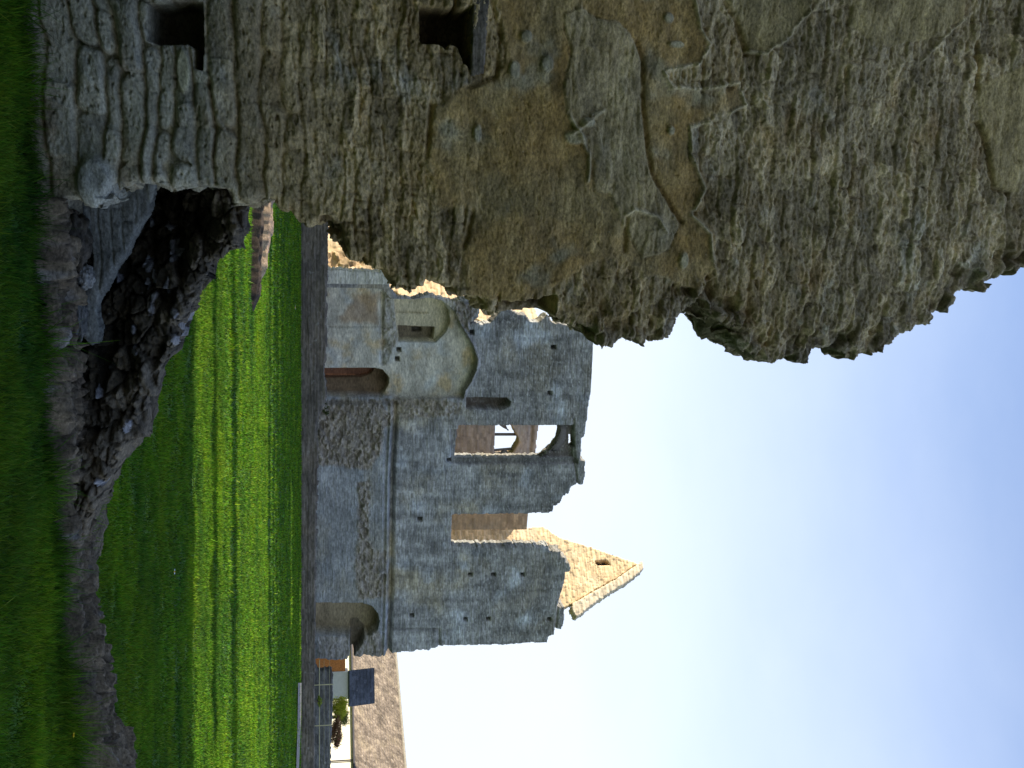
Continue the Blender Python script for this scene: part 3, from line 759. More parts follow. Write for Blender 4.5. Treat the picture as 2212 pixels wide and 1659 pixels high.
def ruin_fn(S, Z, sd):
    e, r1, r2, r3 = masonry(S, Z, (.08, .14), (.12, .32), 510, .05, .7)
    D = .035 * (.3 + r1) * np.clip(e / .03, 0, 1) + .06 * fbm(S * .5, Z * .6, 3, 511) + .02 * fbm(S * 4, Z * 9, 4, 512)
    col = full(S, (0.232, 0.232, 0.218))
    col = mixc(col, (0.285, 0.255, 0.180), .9 * sstep(-.05, .4, fbm(S * .35 + 4, Z * .4, 4, 513)))
    top = sstep(6.5, 10.5, Z + 1.2 * fbm(S * .5, Z * .3, 3, 514)); col = mixc(col, (0.150, 0.145, 0.132), top * .65)
    col = mixc(col, (0.115, 0.112, 0.105), .7 * sstep(.15, .5, fbm(S * 1.1, Z * .35, 4, 515)))
    col = mixc(col, (0.28, 0.30, 0.31), .75 * sstep(.1, .5, fbm(S * .6 + 20, Z * .6, 4, 516)))
    col = col * (1 + .5 * (r3 - .5))[..., None] * (1 + .55 * fbm(S * 2.6, Z * .35, 4, 517) * sstep(1, 5, Z))[..., None] * (1 + .5 * fbm(S * .55, Z * .7, 3, 518))[..., None]
    # lower stage stands proud below the weathered ledge
    zl = np.interp(S, [s for s, _ in R_([(845, 600), (848, 900), (842, 1000), (840, 1100), (838, 1250), (834, 1400)])], [z for _, z in R_([(845, 600), (848, 900), (842, 1000), (840, 1100), (838, 1250), (834, 1400)])])
    prd = sdf(S, Z, R_(plaster_px)); rightof = sstep(R_([(800, 868)])[0][0] - .05, R_([(800, 868)])[0][0] + .05, S)
    low = sstep(zl + .03, zl - .10, Z) * rightof
    lowtop = np.exp(-((Z - zl + .22) / .07) ** 2) * rightof
    D = D + low * .40 - lowtop * .14 - .45 * np.exp(-((Z - zl - .14) / .10) ** 2) * rightof
    col = mixc(col, (0.185, 0.20, 0.20), low * .5)
    # eroded rubble: shattered masses
    rub = np.zeros(S.shape)
    for pxs, in_ in ((c1([(200, 1310), (640, 1310), (700, 1400), (740, 1460), (660, 1500), (640, 1659), (560, 1780), (200, 1740)]), 1.0), (c1([(640, 1305), (1050, 1310), (1190, 1330), (1180, 1420), (1000, 1440), (800, 1450), (700, 1420)]), .8),
                     (c2([(180, 190), (560, 170), (585, 100), (590, 0), (180, 0)]), 1.0), (c2([(385, 1330), (560, 1300), (590, 1459), (380, 1470)]), .8), (c2([(420, 420), (500, 400), (500, 760), (560, 900), (590, 1110), (420, 1120), (400, 900), (420, 760)]), .9),
                     (c2([(500, 820), (610, 830), (610, 1110), (520, 1110)]), .7), (c1([(640, 600), (700, 600), (750, 800), (760, 940), (690, 1100), (640, 1100)]), .7), (c1([(1130, 640), (1300, 680), (1230, 860), (1130, 800)]), .9),
                     (c2([(180, 1330), (390, 1330), (390, 1470), (180, 1470)]), .5)):
        q = sdf(S, Z, R_(pxs)) + .12 * fbm(S * 2.5, Z * 2.5, 3, 520); rub = np.maximum(rub, in_ * sstep(-.05, .15, q))
    f1, f2, idr = worley(S * 2.8 + .6 * fbm(S * 2, Z * 2, 2, 521), Z * 4.2, 522); g1, g2, gid = worley(S * 6, Z * 9, 523)
    lump = .30 * (idr - .45) * np.clip((f2 - f1) * 3, 0, 1) + .13 * (gid - .4) * np.clip((g2 - g1) * 3, 0, 1) + .20 * fbm(S * 1.2, Z * 1.2, 3, 524)
    D = D + rub * lump
    col = mixc(col, np.array((0.215, 0.175, 0.12)), rub * .65); col = col * (1 + rub * .6 * (gid - .5))[..., None]
    # plastered room wall, set back behind the arch line
    w = sstep(-.02, .02, prd)
    pc = mixc(full(S, (0.50, 0.47, 0.37)), (0.52, 0.39, 0.19), .7 * sstep(.02, .4, fbm(S * .8, Z * .8, 4, 530)))
    pc = mixc(pc, (0.45, 0.48, 0.46), .6 * sstep(.0, .4, fbm(S * .9 + 7, Z * .9, 4, 531)))
    br = sdf(S, Z, R_(c1([(380, 820), (340, 780), (480, 600), (630, 600), (630, 830)]))); pc = mixc(pc, (0.33, 0.22, 0.12), .7 * sstep(-.1, .25, br + .2 * fbm(S * 2, Z * 2, 3, 532)))
    D = D * (1 - w) + w * (-.55 + .03 * fbm(S * 1.5, Z * 1.5, 4, 533) + .012 * (r1 - .5) * np.clip(e / .03, 0, 1) + rub * lump)
    col = mixc(col, pc * (1 + .15 * (r3 - .5))[..., None], w * (1 - .6 * rub))
    # rib / hood line of the vault, ledge over the ground floor, joint lines
    d = dline(S, Z, R_(c1([(1190, 1300), (1200, 1250), (1240, 1190), (1278, 1110), (1288, 1040), (1257, 950), (1217, 880), (1180, 820)])))
    D = D + .16 * np.exp(-(d / .10) ** 2); col = mixc(col, (0.17, 0.16, 0.14), np.exp(-(d / .10) ** 2) * .7)
    d = dline(S, Z, R_(c1([(645, 600), (650, 1080)]))); g = np.exp(-(d / .09) ** 2) * w; D = D - .25 * g
    d = dline(S, Z, R_(c1([(285, 832), (640, 832)]))); g = np.exp(-(d / .05) ** 2); D = D - .09 * g
    # pilaster at the left
    q = sdf(S, Z, R_(c1([(200, 425), (700, 425), (700, 535), (200, 530)]))); ww_ = sstep(-.02, .03, q); D = D + .30 * ww_
    col = mixc(col, (0.52, 0.50, 0.40), ww_ * .8)
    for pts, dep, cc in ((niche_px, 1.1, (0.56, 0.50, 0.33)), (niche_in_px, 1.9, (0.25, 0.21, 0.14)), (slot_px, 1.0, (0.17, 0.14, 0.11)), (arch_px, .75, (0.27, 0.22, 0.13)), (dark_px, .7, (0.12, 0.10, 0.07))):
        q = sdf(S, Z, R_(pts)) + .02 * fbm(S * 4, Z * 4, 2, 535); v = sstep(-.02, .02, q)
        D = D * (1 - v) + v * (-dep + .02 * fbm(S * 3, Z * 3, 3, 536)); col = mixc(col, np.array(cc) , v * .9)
    q = sdf(S, Z, hole_door); v = sstep(-.02, .03, q); D = D * (1 - v) + v * (-1.3 - .4 * sstep(RH.st(750, 850)[0], RH.st(750, 820)[0], S)); col = mixc(col, (0.24, 0.17, 0.10), v)
    q = sdf(S, Z, R_(c1([(200, 1122), (560, 1122), (600, 1130), (590, 1165), (560, 1190), (500, 1206), (200, 1210)]))); v = sstep(-.01, .03, q); D = D * (1 - v) - 2.1 * v; col = mixc(col, (0.29, 0.145, 0.085), v)
    q = sdf(S, Z, R_(c1([(860, 865), (930, 865), (930, 895), (860, 900)]))); v = sstep(-.01, .03, q); D = D - .3 * v; col = mixc(col, (0.05, 0.05, 0.04), v * .8)
    q = sdf(S, Z, R_(c1([(730, 745), (975, 750), (975, 765), (730, 760)]))); v = sstep(-.02, .03, q); D = D + v * .12
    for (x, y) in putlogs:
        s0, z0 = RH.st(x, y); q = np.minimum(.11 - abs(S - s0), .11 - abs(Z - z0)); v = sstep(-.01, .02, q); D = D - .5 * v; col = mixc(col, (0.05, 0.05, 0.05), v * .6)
    d = dline(S, Z, blocked); D = D - .13 * np.exp(-(d / .06) ** 2)
    # splayed right jamb of the big window and dark sill below it
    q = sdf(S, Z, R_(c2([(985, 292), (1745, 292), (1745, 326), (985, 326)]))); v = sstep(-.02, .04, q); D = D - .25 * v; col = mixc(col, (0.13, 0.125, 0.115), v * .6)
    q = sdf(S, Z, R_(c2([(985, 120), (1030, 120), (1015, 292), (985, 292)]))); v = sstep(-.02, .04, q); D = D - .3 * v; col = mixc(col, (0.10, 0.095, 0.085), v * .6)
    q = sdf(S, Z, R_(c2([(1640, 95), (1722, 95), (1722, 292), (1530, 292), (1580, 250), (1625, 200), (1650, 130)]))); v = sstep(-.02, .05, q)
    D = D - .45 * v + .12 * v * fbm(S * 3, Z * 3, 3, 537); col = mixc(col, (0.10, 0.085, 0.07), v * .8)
    # parapet string
    d = dline(S, Z, R_(c2([(1722, 60), (1728, 330), (1745, 450)]))); D = D - .16 * np.exp(-(d / .05) ** 2)
    d = dline(S, Z, R_(c2([(1628, 1180), (1612, 1318)]))); D = D - .16 * np.exp(-(d / .05) ** 2)
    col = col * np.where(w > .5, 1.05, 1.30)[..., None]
    sp_ = sstep(.22, .36, fbm(S * 5, Z * 9, 2, 540)) * sstep(3, 9, Z); col = mixc(col, (0.42, 0.42, 0.39), sp_ * .55 * (1 - w))
    return D, col
rh = empty('ruined_hall', (2, 50.3, 0))
tag(rh, 'large roofless ruined stone hall across the lawn with an arched plaster recess and open window', 'ruined building')
relief('masonry', RH, np.arange(-6.4, 14.4, .038), np.arange(-.3, 14.2, .036), ruin_sd, ruin_fn, M_far, rh, thick=0.95, rnd=.06, layers=6, sjit=.05)
# remains of the window head crossing the top of the opening
wa = MB()
wa.tube([tuple(RH.pt(*[np.array(v) for v in RH.st(*p)], -.55)) for p in c2([(1500, 315), (1560, 290), (1620, 245), (1660, 180), (1665, 120), (1655, 80)])], [.16, .22, .28, .30, .26, .22], 8)
wa.build('window_head', M_timber, rh, True)

# inner wall seen through the window
IW = Plane((0, 60, 0), 12)
I_ = lambda l: IW.sts(l)
iw_poly = I_([(560, 900)] + c2([(1480, -20), (1515, 60), (1510, 120), (1500, 180), (1498, 230), (1490, 300), (1480, 420)]) + [(560, 1030)])
iw_hole = I_(c2([(1255, 60), (1340, 80), (1362, 120), (1385, 165), (1388, 190), (1370, 225), (1345, 262), (1245, 262)]))
iw = empty('ruined_wall', (3, 60, 0)); tag(iw, 'brown inner wall with a pointed traceried window, seen through the big opening of the ruined hall', 'ruined wall')
def iw_fn(S, Z, sd):
    D, co = coursed((.12, .2), (.2, .5), 550, .04, (0.36, 0.285, 0.22), (0.30, 0.25, 0.20))(S, Z, sd)
    d = dline(S, Z, I_(c2([(1330, 75), (1400, 190), (1330, 300)]))); D = D + .14 * np.exp(-(d / .14) ** 2); co = mixc(co, (0.38, 0.27, 0.15), np.exp(-(d / .2) ** 2) * .8)
    d = dline(S, Z, I_(c2([(1470, 100), (1455, 290)]))); D = D - .2 * np.exp(-(d / .1) ** 2)
    return D, co
relief('masonry', IW, np.arange(-1, 9, .06), np.arange(0, 13.6, .06), lambda S, Z: np.minimum(sdf(S, Z, iw_poly), -sdf(S, Z, iw_hole)) + .04 * fbm(S * 3, Z * 3, 3, 551),
       iw_fn, M_lit, iw, thick=.8, rnd=.05, layers=3)
mb = MB()
P3 = lambda l, d=-.3: [tuple(IW.pt(*[np.array(v) for v in IW.st(*p)], d)) for p in c2(l)]
mb.tube(P3([(1240, 156), (1395, 156)]), .09, 6); mb.build('mullion', M_timber, iw)
mb = MB(); mb.tube(P3([(1290, 60), (1300, 95), (1312, 110), (1335, 132)]), [.25, .2, .12, .05], 6); mb.build('tracery', M_timber, iw)
mb = MB(); mb.tube(P3([(1240, 252), (1375, 240)]), .08, 6); mb.build('tracery', M_timber, iw)
mb = MB(); mb.tube(P3([(1300, 290), (1312, 262), (1318, 245)]), [.35, .2, .06], 6); mb.build('tracery', M_timber, iw)

# walls in the gap between the two blocks
OW = Plane((0, 55, 0), 25)
ow_poly = OW.sts([(560, 1090)] + c2([(1462, 560), (1455, 640), (1450, 700), (1442, 722)]) + [(560, 1146)])
o = relief('ruined_wall', OW, np.arange(5, 12, .06), np.arange(0, 12.6, .06), lambda S, Z: sdf(S, Z, ow_poly) + .02 * fbm(S * 3, Z * 3, 3, 552),
       coursed((.12, .2), (.2, .5), 553, .03, (0.50, 0.33, 0.19), (0.40, 0.31, 0.22)), M_lit, None, thick=.6, rnd=.04, layers=3)
tag(o, 'orange-brown inner wall filling the left half of the gap between the two blocks', 'ruined wall')
GA = Plane((0, 66, 0), -28)
G_ = lambda l: GA.sts(l)
ga_poly = G_([(560, 1134)] + c2([(1440, 690), (1442, 712), (1480, 706), (1535, 702), (1560, 715), (1600, 745), (1640, 768), (1700, 790), (1760, 805), (1850, 835), (1950, 872), (2050, 905), (2110, 925), (2050, 962), (1990, 1005), (1900, 1055), (1800, 1110), (1715, 1165), (1640, 1200)]) + [(1150, 1310), (560, 1310)])
ga = empty('gable_wall', (12, 70, 0)); tag(ga, 'sunlit pointed stone gable with a small square window behind the right block', 'gable wall')
gslit = G_(c2([(1845, 905), (1925, 905), (1942, 935), (1860, 937)]))
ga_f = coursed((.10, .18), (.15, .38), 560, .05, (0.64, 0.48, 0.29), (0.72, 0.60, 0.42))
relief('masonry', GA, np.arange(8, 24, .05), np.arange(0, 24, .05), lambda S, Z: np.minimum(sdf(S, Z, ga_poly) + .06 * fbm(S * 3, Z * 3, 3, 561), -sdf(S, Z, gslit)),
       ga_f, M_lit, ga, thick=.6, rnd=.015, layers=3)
mb = MB(); a0 = G_(c2([(1895, 920)]))[0]; mb.obox(GA, a0[0] - .7, a0[0] + .7, a0[1] - .9, a0[1] + .9, -.75, -.62); mb.build('window', M_dark, ga)
cop = G_(c2([(2128, 918), (2138, 965), (2050, 1040), (1950, 1100), (1850, 1165), (1735, 1256), (1700, 1200), (1712, 1170), (1800, 1118), (1900, 1062), (1990, 1012), (2050, 970)]))
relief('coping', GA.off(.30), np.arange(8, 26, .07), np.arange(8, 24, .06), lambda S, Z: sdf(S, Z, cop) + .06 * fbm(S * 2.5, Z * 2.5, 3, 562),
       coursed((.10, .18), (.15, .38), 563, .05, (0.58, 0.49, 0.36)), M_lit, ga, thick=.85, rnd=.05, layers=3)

# sunlit fragment at the left, behind
LF = Plane((-7, 56, 0), -30)
lf_poly = LF.sts([(600, 470), (770, 462), (800, 520), (880, 560), (985, 575), (1010, 600), (1045, 620), (1110, 640), (1150, 655), (1165, 690), (1120, 720), (1040, 700), (1000, 672), (930, 660), (870, 640), (790, 600), (600, 600)])
def lf_fn(S, Z, sd):
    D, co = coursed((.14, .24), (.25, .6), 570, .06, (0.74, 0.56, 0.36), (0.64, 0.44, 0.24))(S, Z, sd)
    q = sdf(S, Z, LF.sts(c1([(270, 320), (530, 320), (530, 420), (270, 430)]))); v = sstep(-.05, .15, q)
    f1, f2, idr = worley(S * 2.5, Z * 3.5, 571)
    return D + v * .4 * (idr - .5), mixc(co, (0.33, 0.23, 0.13), v * .8)
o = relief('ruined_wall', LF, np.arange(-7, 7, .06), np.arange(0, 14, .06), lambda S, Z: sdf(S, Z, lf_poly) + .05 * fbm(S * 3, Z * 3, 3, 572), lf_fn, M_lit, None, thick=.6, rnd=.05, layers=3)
tag(o, 'pale sunlit wall fragment showing between the tall near wall and the ruined hall', 'ruined wall')

# ================================================================== COTTAGE at the right
FA = Plane((23.3, 61.5, 0), -68)
eave = FA.st(766, 1659)[1]; s_end = FA.st(766, 1659)[0]
sL = FA.st(753, 1400)[0] - 7; sR = s_end + 7
cot = empty('cottage', tuple(FA.pt(np.array(s_end), np.array(0.0), 0.0))); tag(cot, 'cream cottage with a stone-slated roof at the right beyond the ruin, fully in sun', 'cottage')
mb = MB(); mb.obox(FA, sL, sR, -.2, eave, -5.8, 0); mb.build('wall', M_white, cot)
# roof: ridge height from the photograph
back = 2.95
d_r = FA.off(-back).st(876, 1659)[1]
rise = d_r - eave; lean = math.degrees(math.atan2(rise, back + .25))
RF = Plane(tuple(FA.pt(np.array(0.0), np.array(eave - .05), .25)), -68, lean)
slope = math.hypot(rise, back + .25)
def tile_fn(S, T, sd):
    rh_ = .24
    row = np.floor(T / rh_); fr = T / rh_ - row
    sh = hsh(row.astype(np.int64), np.zeros(S.shape, np.int64), 3)
    k = np.floor(S / .3 + sh); fk = S / .3 + sh - k
    r = hsh(row.astype(np.int64), k.astype(np.int64), 9)
    D = .05 * (1 - fr) + .02 * r - .03 * ((fk < .08) | (fr < .04)) + .05 * fbm(S * .5, T * .5, 3, 600)
    co = full(S, (0.165, 0.135, 0.105)) * (1 + .6 * (r - .5))[..., None]
    return D, mixc(co, (0.29, 0.24, 0.17), .5 * sstep(0, .4, fbm(S * .8, T * .8, 3, 601)))
rf = relief('roof', RF, np.arange(sL - .3, sR, .05), np.arange(0, slope, .04), lambda S, T: np.minimum(np.minimum(T, slope - .03 - T), np.minimum(S - sL + .2, sR - S)) + .005, tile_fn, M_tile, cot, thick=.12, rnd=0, layers=2, sjit=0)
mb = MB(); nn = FA
k0 = FA.pt(np.array([sL - .2, sR]), np.array([d_r, d_r]), -back); k1 = FA.pt(np.array([sL - .2, sR]), np.array([eave, eave]), -2 * back - .3)
mb.v += [tuple(k0[0]), tuple(k0[1]), tuple(k1[1]), tuple(k1[0])]; mb.q.append([0, 1, 2, 3]); mb.build('back_roof', M_tile, cot)
mb = MB(); mb.tube([tuple(k0[0]), tuple(k0[1])], .10, 8); mb.build('ridge', M_soil, cot)
mb = MB(); ge = FA.pt(np.array([sL - .1, s_end + 6]), np.array([eave - .04, eave - .04]), .33); mb.tube([tuple(ge[0]), tuple(ge[1])], .06, 8); mb.build('gutter', M_dark, cot)
for (x, y) in ((745, 1645),):
    g = FA.st(x, y); mb = MB(); mb.tube([tuple(FA.pt(np.array(g[0]), np.array(v), .09)) for v in (0.1, eave)], .045, 8); mb.build('downpipe', M_dark, cot)
# porch wing
def on_ground_col(x, y, depth):   # point at given depth along picture column
    d = np.array((0, cp, sp)) + (x - PX_W / 2) / F_PX * np.array((0, -sp, cp)) + (PX_H / 2 - y) / F_PX * np.array((-1.0, 0, 0))
    return np.array((0, 0, EYE)) + d * (depth / d[1])
c_in = on_ground_col(720, 1512, 58.8); c_in[2] = 0
PF = Plane(tuple(c_in), -10)
sA = PF.st(720, 1453)[0]; ztop = PF.st(752, 1480)[1]
PD = 2.4
mb = MB(); mb.obox(PF, sA, 0.0, -.1, ztop, -PD, 0); mb.build('porch', M_grey, cot)
zr0, zr1 = PF.st(757, 1480)[1], PF.st(811, 1480)[1]
th_r = 58
PRF = Plane(tuple(PF.pt(np.array(0.0), np.array(zr0 - .08), .18)), -10, th_r)
L_ = (zr1 - zr0) * 1.04 / math.sin(math.radians(th_r))
relief('porch_roof', PRF, np.arange(sA - .12, .45, .03), np.arange(0, L_, .03), lambda S, T: np.minimum(np.minimum(T, L_ - .02 - T), np.minimum(S - sA + .1, .4 - S)) + .004,
       lambda S, T, sd: (tile_fn(S, T, sd)[0] * .6, full(S, (0.075, 0.085, 0.105)) * (1 + .5 * (hsh(np.floor(T / .2).astype(np.int64), np.floor(S / .25).astype(np.int64), 4) - .5))[..., None]), M_far, cot, thick=.1, rnd=0, layers=2, sjit=0)
b_c = on_ground_col(720, 1450, 59.6); b_c[2] = 0; BS = Plane(tuple(b_c), -48); bl = BS.st(735, 1415)[0]
mb = MB(); mb.obox(BS, bl, 0.0, -.1, BS.st(746, 1430)[1], -1.2, 0)
o = mb.build('brick_store', M_orange, cot); tag(o, 'orange brick end beside the white porch')

# dark boundary wall with poles, planting on it
BW = Plane((0, 50.2, 0), 2)
bw_poly = BW.sts([(560, 1395), (672, 1395), (676, 1440)] + c3([(320, 560), (330, 600)]) + [(718, 1445), (719, 1500), (717, 1560), (715, 1620), (713, 1700), (710, 1900), (560, 1900)])
o = relief('boundary_wall', BW, np.arange(12.3, 26, .05), np.arange(-.2, 2, .04), lambda S, Z: sdf(S, Z, bw_poly) + .05 * fbm(S * 4, Z * 4, 3, 620),
       coursed((.08, .15), (.2, .5), 621, .05, (0.145, 0.145, 0.14), (0.11, 0.105, 0.09), .06), M_far, None, thick=.5, rnd=.05, layers=3)
tag(o, 'dark taller boundary wall at the right in front of the cottage, poles standing against it', 'wall')
FN = Plane((0, 49.2, 0), 2)
fen = empty('fence', tuple(FN.pt(np.array(FN.st(690, 1530)[0]), np.array(0.0), 0.0))); tag(fen, 'thin wire fence with two pale posts against the dark boundary wall', 'fence')
for (xa, xb, y, r) in ((682, 720, 1480, .024), (682, 718, 1568, .024)):
    g0 = FN.st(xa, y); g1 = FN.st(xb, y); mb = MB(); mb.tube([tuple(FN.pt(np.array(g0[0]), np.array(-.1), 0)), tuple(FN.pt(np.array(g0[0]), np.array(g1[1]), 0))], r, 8); mb.build('post', M_pole, fen)
for x in (690, 700, 712):
    mb = MB(); a = FN.st(x, 1425); b = FN.st(x, 1680); mb.tube([tuple(FN.pt(np.array(a[0]), np.array(a[1]), 0)), tuple(FN.pt(np.array(b[0]), np.array(b[1]), 0))], 0.006 if x != 690 else .018, 6); mb.build('rail', M_pole, fen)

# ------------------------------------------------------------------ foliage
def leaf_mat(name, c_a, c_b):
    m, n, l, p = new_mat(name, 0.6)
    a = n.new('ShaderNodeAttribute'); a.attribute_name = 'tint'
    l.new(a.outputs['Color'], p.inputs['Base Color'])
    tr = n.new('ShaderNodeBsdfTranslucent'); l.new(a.outputs['Color'], tr.inputs['Color'])
    ms = n.new('ShaderNodeMixShader'); ms.inputs[0].default_value = 0.35
    l.new(p.outputs[0], ms.inputs[1]); l.new(tr.outputs[0], ms.inputs[2]); l.new(ms.outputs[0], n['Material Output'].inputs['Surface'])
    return m
M_leaf = leaf_mat('leaf', None, None)
def bush(name, c, r, n, size, cA, cB, seed, label, cat, spiky=False):
    rng = np.random.RandomState(seed)
    nc = 26
    cc = rng.normal(size=(nc, 3)); cc /= np.linalg.norm(cc, axis=1)[:, None]; cc *= rng.uniform(.3, .85, (nc, 1)); cc[:, 2] = cc[:, 2] * .9
    k = rng.randint(0, nc, n)
    P = cc[k] + rng.normal(size=(n, 3)) * .17
    P[:, 2] = np.maximum(P[:, 2], -1)
    P = P * np.array(r) + np.array(c)
    a = rng.normal(size=(n, 3)); a /= np.linalg.norm(a, axis=1)[:, None]
    if spiky: a[:, 2] = np.abs(a[:, 2]) + .8; a /= np.linalg.norm(a, axis=1)[:, None]
    b = np.cross(a, rng.normal(size=(n, 3))); b /= np.linalg.norm(b, axis=1)[:, None]
    s = size * rng.uniform(.6, 1.4, (n, 1)); w = .18 if spiky else .45
    V = np.stack([P - a * s, P + b * s * w, P + a * s, P - b * s * w], 1)
    col = np.array(cA) + (np.array(cB) - np.array(cA)) * rng.uniform(0, 1, (n, 1)); col = np.repeat(col[:, None], 4, 1)
    root = empty(name, (c[0], c[1], 0)); tag(root, label, cat, group='shrubs along the boundary wall' if cat == 'shrub' else None)
    mesh_np('foliage', V.reshape(-1, 3), np.arange(4 * n).reshape(-1, 4), M_leaf, root, col=col.reshape(-1, 3), smooth=False)
    mb = MB()
    for i in range(7):
        e = np.array(c) + cc[i] * np.array(r) * .8
        mb.tube([(c[0] + .1 * math.cos(i), c[1] + .1 * math.sin(i), 0), tuple((np.array(c) * .6 + e * .4) + np.array((0, 0, -.1))), tuple(e)], [.035, .02, .008], 5)
    mb.build('stem', M_timber, root)
def pat(pl, x, y, d=0): g = pl.st(x, y); return tuple(pl.pt(np.array(g[0]), np.array(g[1]), d))
BP = Plane((0, 52.5, 0), 0)
bush('shrub', pat(BP, 735, 1530), (.72, .5, .50), 5000, .07, (0.60, 0.58, 0.05), (0.32, 0.38, 0.03), 3, 'yellow-green shrub growing over the boundary wall beside the porch', 'shrub', True)
bush('shrub', pat(BP, 727, 1576, .3), (.85, .4, .36), 4500, .06, (0.30, 0.11, 0.07), (0.22, 0.17, 0.06), 4, 'reddish-brown shrub over the boundary wall in front of the cream cottage wall', 'shrub', True)
bush('shrub', pat(BP, 742, 1552, -.3), (.5, .4, .40), 2400, .05, (0.14, 0.17, 0.04), (0.22, 0.22, 0.06), 6, 'small olive shrub tip between the yellow-green and the reddish shrubs', 'shrub', True)
bush('plant', pat(FN, 690, 1514, .1), (.30, .12, .14), 260, .05, (0.35, 0.40, 0.05), (0.2, 0.28, 0.05), 5, 'small lime-green weed at the foot of the boundary wall between the posts', 'plant')
# moss-like ferns and tufts on the ruin rubble
bush('plant', tuple(RH.pt(*[np.array(v) for v in RH.st(705, 880)], .35)), (.30, .2, .22), 400, .05, (0.05, 0.08, 0.02), (0.09, 0.12, 0.03), 9, 'dark green tuft growing low on the rubble right of the arched doorway', 'plant')

# ================================================================== GROUND
def sheet(name, x0, x1, y0, y1, z, mat, kind='structure'):
    mb = MB(); mb.v = [(x0, y0, z), (x1, y0, z), (x1, y1, z), (x0, y1, z)]; mb.q = [[0, 1, 2, 3]]
    o = mb.build(name, mat); o['kind'] = kind; return o
gx = np.concatenate([np.arange(-600, -24, 24), np.arange(-24, 30, .12), np.arange(30, 620, 24)])
gy = np.concatenate([np.arange(-400, -6, 20), np.arange(-6, 55, .12), np.arange(55, 3000, 90)])
GX, GY = np.meshgrid(gx, gy)
def gh(X, Y):
    return .035 * fbm(X * 1.3, Y * 1.3, 4, 700) + .03 * fbm(X * .15, Y * .15, 2, 701)
GZ = gh(GX, GY)
idx = np.arange(GX.size).reshape(GX.shape)
Q = np.stack([idx[:-1, :-1].ravel(), idx[:-1, 1:].ravel(), idx[1:, 1:].ravel(), idx[1:, :-1].ravel()], 1)
lawn = mesh_np('lawn', np.stack([GX, GY, GZ - .01], -1).reshape(-1, 3), Q, M_lawn); lawn['kind'] = 'structure'
# gravel path on the right, before the boundary wall
pp = [(644, 1475), (643, 1560), (640, 1659), (638, 1900)]; pq = [(652, 1475), (650, 1560), (646, 1659), (644, 1900)]
def ground_pt(x, y, z=.03):
    d = np.array((0, cp, sp)) + (x - PX_W / 2) / F_PX * np.array((0, -sp, cp)) + (PX_H / 2 - y) / F_PX * np.array((-1.0, 0, 0))
    t = (z - EYE) / d[2]; q = np.array((0, 0, EYE)) + d * t; return q
mb = MB()
for a in pp: mb.v.append(tuple(ground_pt(*a, .05)))
for a in pq: mb.v.append(tuple(ground_pt(*a, .05)))
for i in range(3): mb.q.append([i, i + 1, 5 + i, 4 + i])
o = mb.build('gravel_path', M_soil); o['kind'] = 'structure'

# grass blades
def blades():
    rng = np.random.RandomState(77)
    zones = [(-4.5, 5.0, 4.2, 6.9, 230000, .045, .0042), (-3.2, 5.2, 6.7, 10, 170000, .035, .0050), (-4.0, 6.5, 10, 15, 150000, .035, .008),
             (-6.5, 10, 15, 25, 130000, .04, .014), (-8, 18, 25, 47, 110000, .05, .025)]
    Vs, Cs = [], []
    for (x0, x1, y0, y1, n, h, w) in zones:
        X = rng.uniform(x0, x1, n); Y = rng.uniform(y0, y1, n)
        tz = (X * math.cos(math.radians(13)) + (Y - 6.1) * math.sin(math.radians(13)))
        tt = -(X * NW.n[0] + (Y - 6.1) * NW.n[1])
        wth = np.interp(tz, sy, ww)
        keep = (tt < -0.02) | ((tt > wth + .02) & (tz > .4)) | (tt > 1.15)
        keep &= (np.abs(Y - 20.3) > .33) | (X > -1.6)
        X, Y = X[keep], Y[keep]; n = len(X)
        cl = 1.5 * fbm(X * 2.2, Y * 3.2, 4, 710); cl2 = fbm(X * .6, Y * 1.4, 3, 711)
        H = h * (rng.uniform(.5, 1.3, n) + .9 * (rng.uniform(0, 1, n) > .97)) * np.clip(1 + .9 * cl, .2, 3) * (1 + .4 * cl2)
        ed = ((tt[keep] < 0) & (tt[keep] > -.16)) | ((tt[keep] > 0) & (tt[keep] - np.interp(tz[keep], sy, ww) < .12)); H = H * (1 + 1.9 * ed * rng.uniform(0, 1.3, n))
        a = rng.uniform(0, 2 * math.pi, n); lean = rng.uniform(0, .9, n) * H; la = rng.uniform(0, 2 * math.pi, n)
        Z = gh(X, Y) - .012
        p0 = np.stack([X - w * np.cos(a), Y - w * np.sin(a), Z], -1); p1 = np.stack([X + w * np.cos(a), Y + w * np.sin(a), Z], -1)
        p2 = np.stack([X + lean * np.cos(la), Y + lean * np.sin(la), Z + H], -1)
        Vs.append(np.stack([p0, p1, p2], 1).reshape(-1, 3))
        v = np.clip(1 + .65 * rng.uniform(-1, 1, n) + .45 * cl + .25 * cl2, .15, 3)
        warm = rng.uniform(.7, 1.35, n) * (1 + .3 * cl2)
        dry = rng.uniform(0, 1, n) > .975
        c = np.stack([v * warm * 1.15, v * 1.15, v * .62], -1); c[dry] = (3.5, 2.2, 2.5)
        Cs.append(np.repeat(c[:, None], 3, 1).reshape(-1, 3))
    V = np.concatenate(Vs); Cc = np.concatenate(Cs)
    o = mesh_np('grass', V, None, M_blade, None, col=Cc, tris=np.arange(len(V)).reshape(-1, 3), smooth=False)
    tag(o, 'short green lawn grass covering the whole court', 'grass', kind='stuff')
blades()

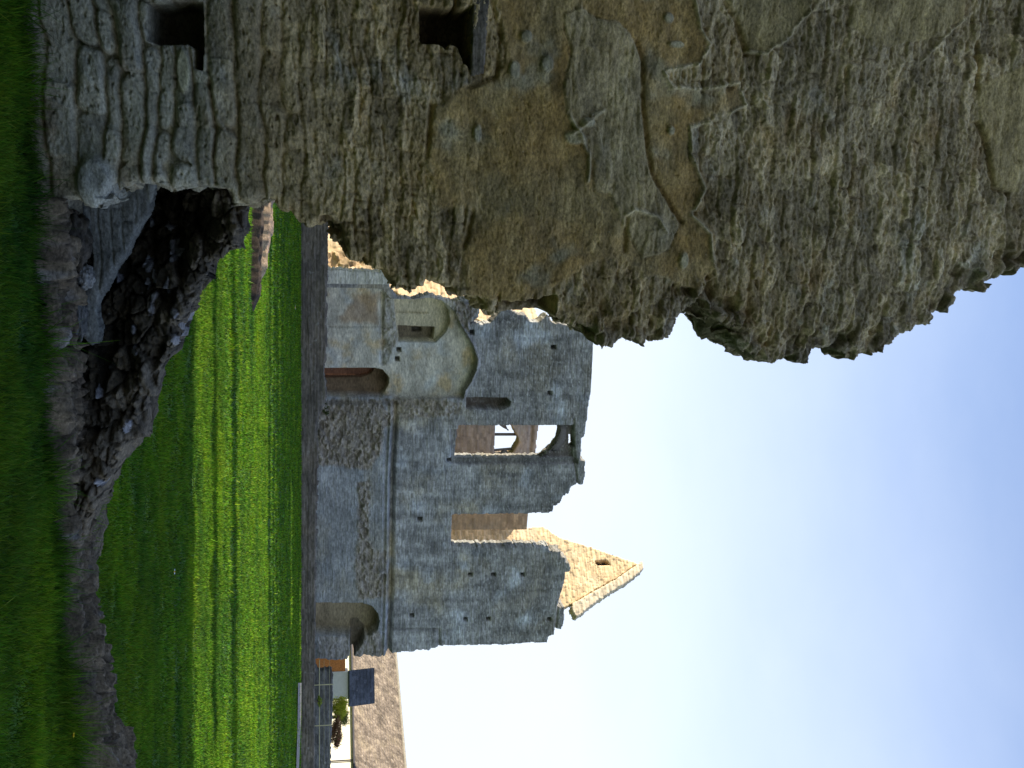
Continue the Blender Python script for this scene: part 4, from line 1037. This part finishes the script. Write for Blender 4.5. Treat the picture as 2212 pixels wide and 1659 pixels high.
# flowers
def flower(px, py, r, col, label, cat):
    q = ground_pt(px, py, .07)
    root = empty('flower', (q[0], q[1], 0)); tag(root, label, cat, group='single flowers in the grass')
    mb = MB(); mb.tube([(q[0], q[1], 0), (q[0] + .01, q[1], q[2] * .6), (q[0], q[1], q[2])], .0015 + r * .04, 5); mb.build('stalk', plain_mat('stalk', (0.08, 0.16, 0.03)), root)
    bmh = MB()
    for k in range(14):
        a = 2 * math.pi * k / 14; c, s = math.cos(a), math.sin(a); i = len(bmh.v)
        bmh.v += [(q[0] + .15 * r * c, q[1] + .15 * r * s, q[2]), (q[0] + r * .7 * c - .18 * r * s, q[1] + r * .7 * s + .18 * r * c, q[2] + .15 * r), (q[0] + r * c, q[1] + r * s, q[2] + .25 * r), (q[0] + r * .7 * c + .18 * r * s, q[1] + r * .7 * s - .18 * r * c, q[2] + .15 * r)]
        bmh.q.append([i, i + 1, i + 2, i + 3])
    bmh.build('petals', plain_mat('petal_' + cat.split()[0], col, var=.05), root)
    mb = MB(); mb.tube([(q[0], q[1], q[2] - .1 * r), (q[0], q[1], q[2] + .35 * r)], [.3 * r, .22 * r], 10); mb.build('flower_head', plain_mat('yolk', (0.7, 0.45, 0.02)), root)
flower(158, 1588, .018, (0.75, 0.55, 0.02), 'tiny yellow dandelion in the shaded grass in front of the low footing', 'dandelion')
flower(376, 1235, .03, (0.7, 0.72, 0.8), 'small pale flower in the shaded lawn behind the footing', 'daisy')
flower(637, 664, .10, (0.8, 0.82, 0.8), 'white speck of a flower far across the lawn near the garden wall', 'daisy')

# ================================================================== OTHER RANGES OF THE RUIN (out of the picture; the left ones throw the long shadows, the rear one is added)
def other(name, O, theta, L, H, seed, label, gaps=(), thick=.9, rag=.06):
    pl = Plane(O, theta)
    sx = np.linspace(0, L, 60)
    topz = H * (1 + .05 * np.sin(sx * 1.3 + seed)) + .5 * np.array([random.uniform(-1, 1) for _ in sx]) * .5
    poly = [(0, -.3)] + list(zip(sx, topz)) + [(L, -.3)]
    def f(S, Z):
        sd = sdf(S, Z, poly) + .08 * fbm(S * 2, Z * 2, 3, seed)
        for g in gaps: sd = np.minimum(sd, -sdf(S, Z, g))
        return sd
    o = relief(name, pl, np.arange(-.1, L + .2, .10), np.arange(-.2, H * 1.2 + 1, .10), f, coursed((.12, .25), (.2, .6), seed, .05, (0.22, 0.20, 0.15), (0.17, 0.16, 0.13), .05 if thick > .6 else .45), M_far, None, thick=thick, rnd=.06, layers=3, sjit=rag)
    return tag(o, label, 'ruined wall', group='other ranges of the ruin beside the court')
# runs along Y at X = -10, from behind the viewer to 12 m
other('range_wall', (-10, 12.0, 0), -90, 22, 9.5, 801, 'long high range of rubble wall beside the court at the left, nearer one')
other('range_wall', (-13, 50.0, 0), -90, 25.3, 12.5, 802, 'long high range of rubble wall at the left, the farther one with slit openings',
      gaps=([(23.6, 1.0), (23.6, 9.5), (24.1, 10.5), (24.3, 3.0)], [(22.3, 4.0), (22.4, 11.0), (22.7, 10.0), (22.6, 5.0)], [(20.6, 3.0), (20.6, 5.6), (20.9, 5.6), (20.9, 3.0)], [(13.0, 6.0), (13.0, 8.3), (13.8, 8.3), (13.8, 6.0)], [(14.4, 9.4), (14.4, 11.2), (15.0, 11.2), (15.0, 9.4)], [(21.0, 6.5), (21.0, 7.4), (21.5, 7.4), (21.5, 6.5)], [(4.2, 8), (4.2, 10.8), (5.1, 10.8), (5.1, 8)]))
other('shadow_pier', (-9.5, 13.75, 0), 1.5, 1.1, 5.2, 803, 'thin broken wall pier out of view at the left, shaped to throw a shadow line, nearer of two', thick=.40)  # unseen piers, made short and uneven so their shadow lines look broken
other('shadow_pier', (-9.5, 16.1, 0), -1.5, 1.2, 6.6, 804, 'thin broken wall pier out of view at the left, shaped to throw a shadow line, farther of two', thick=.75)
other('range_wall', (14, -5.5, 0), 180, 26, 6.5, 805, 'added unseen rubble wall behind the viewer that darkens the foreground')  # added out of view to block sky light from the foreground
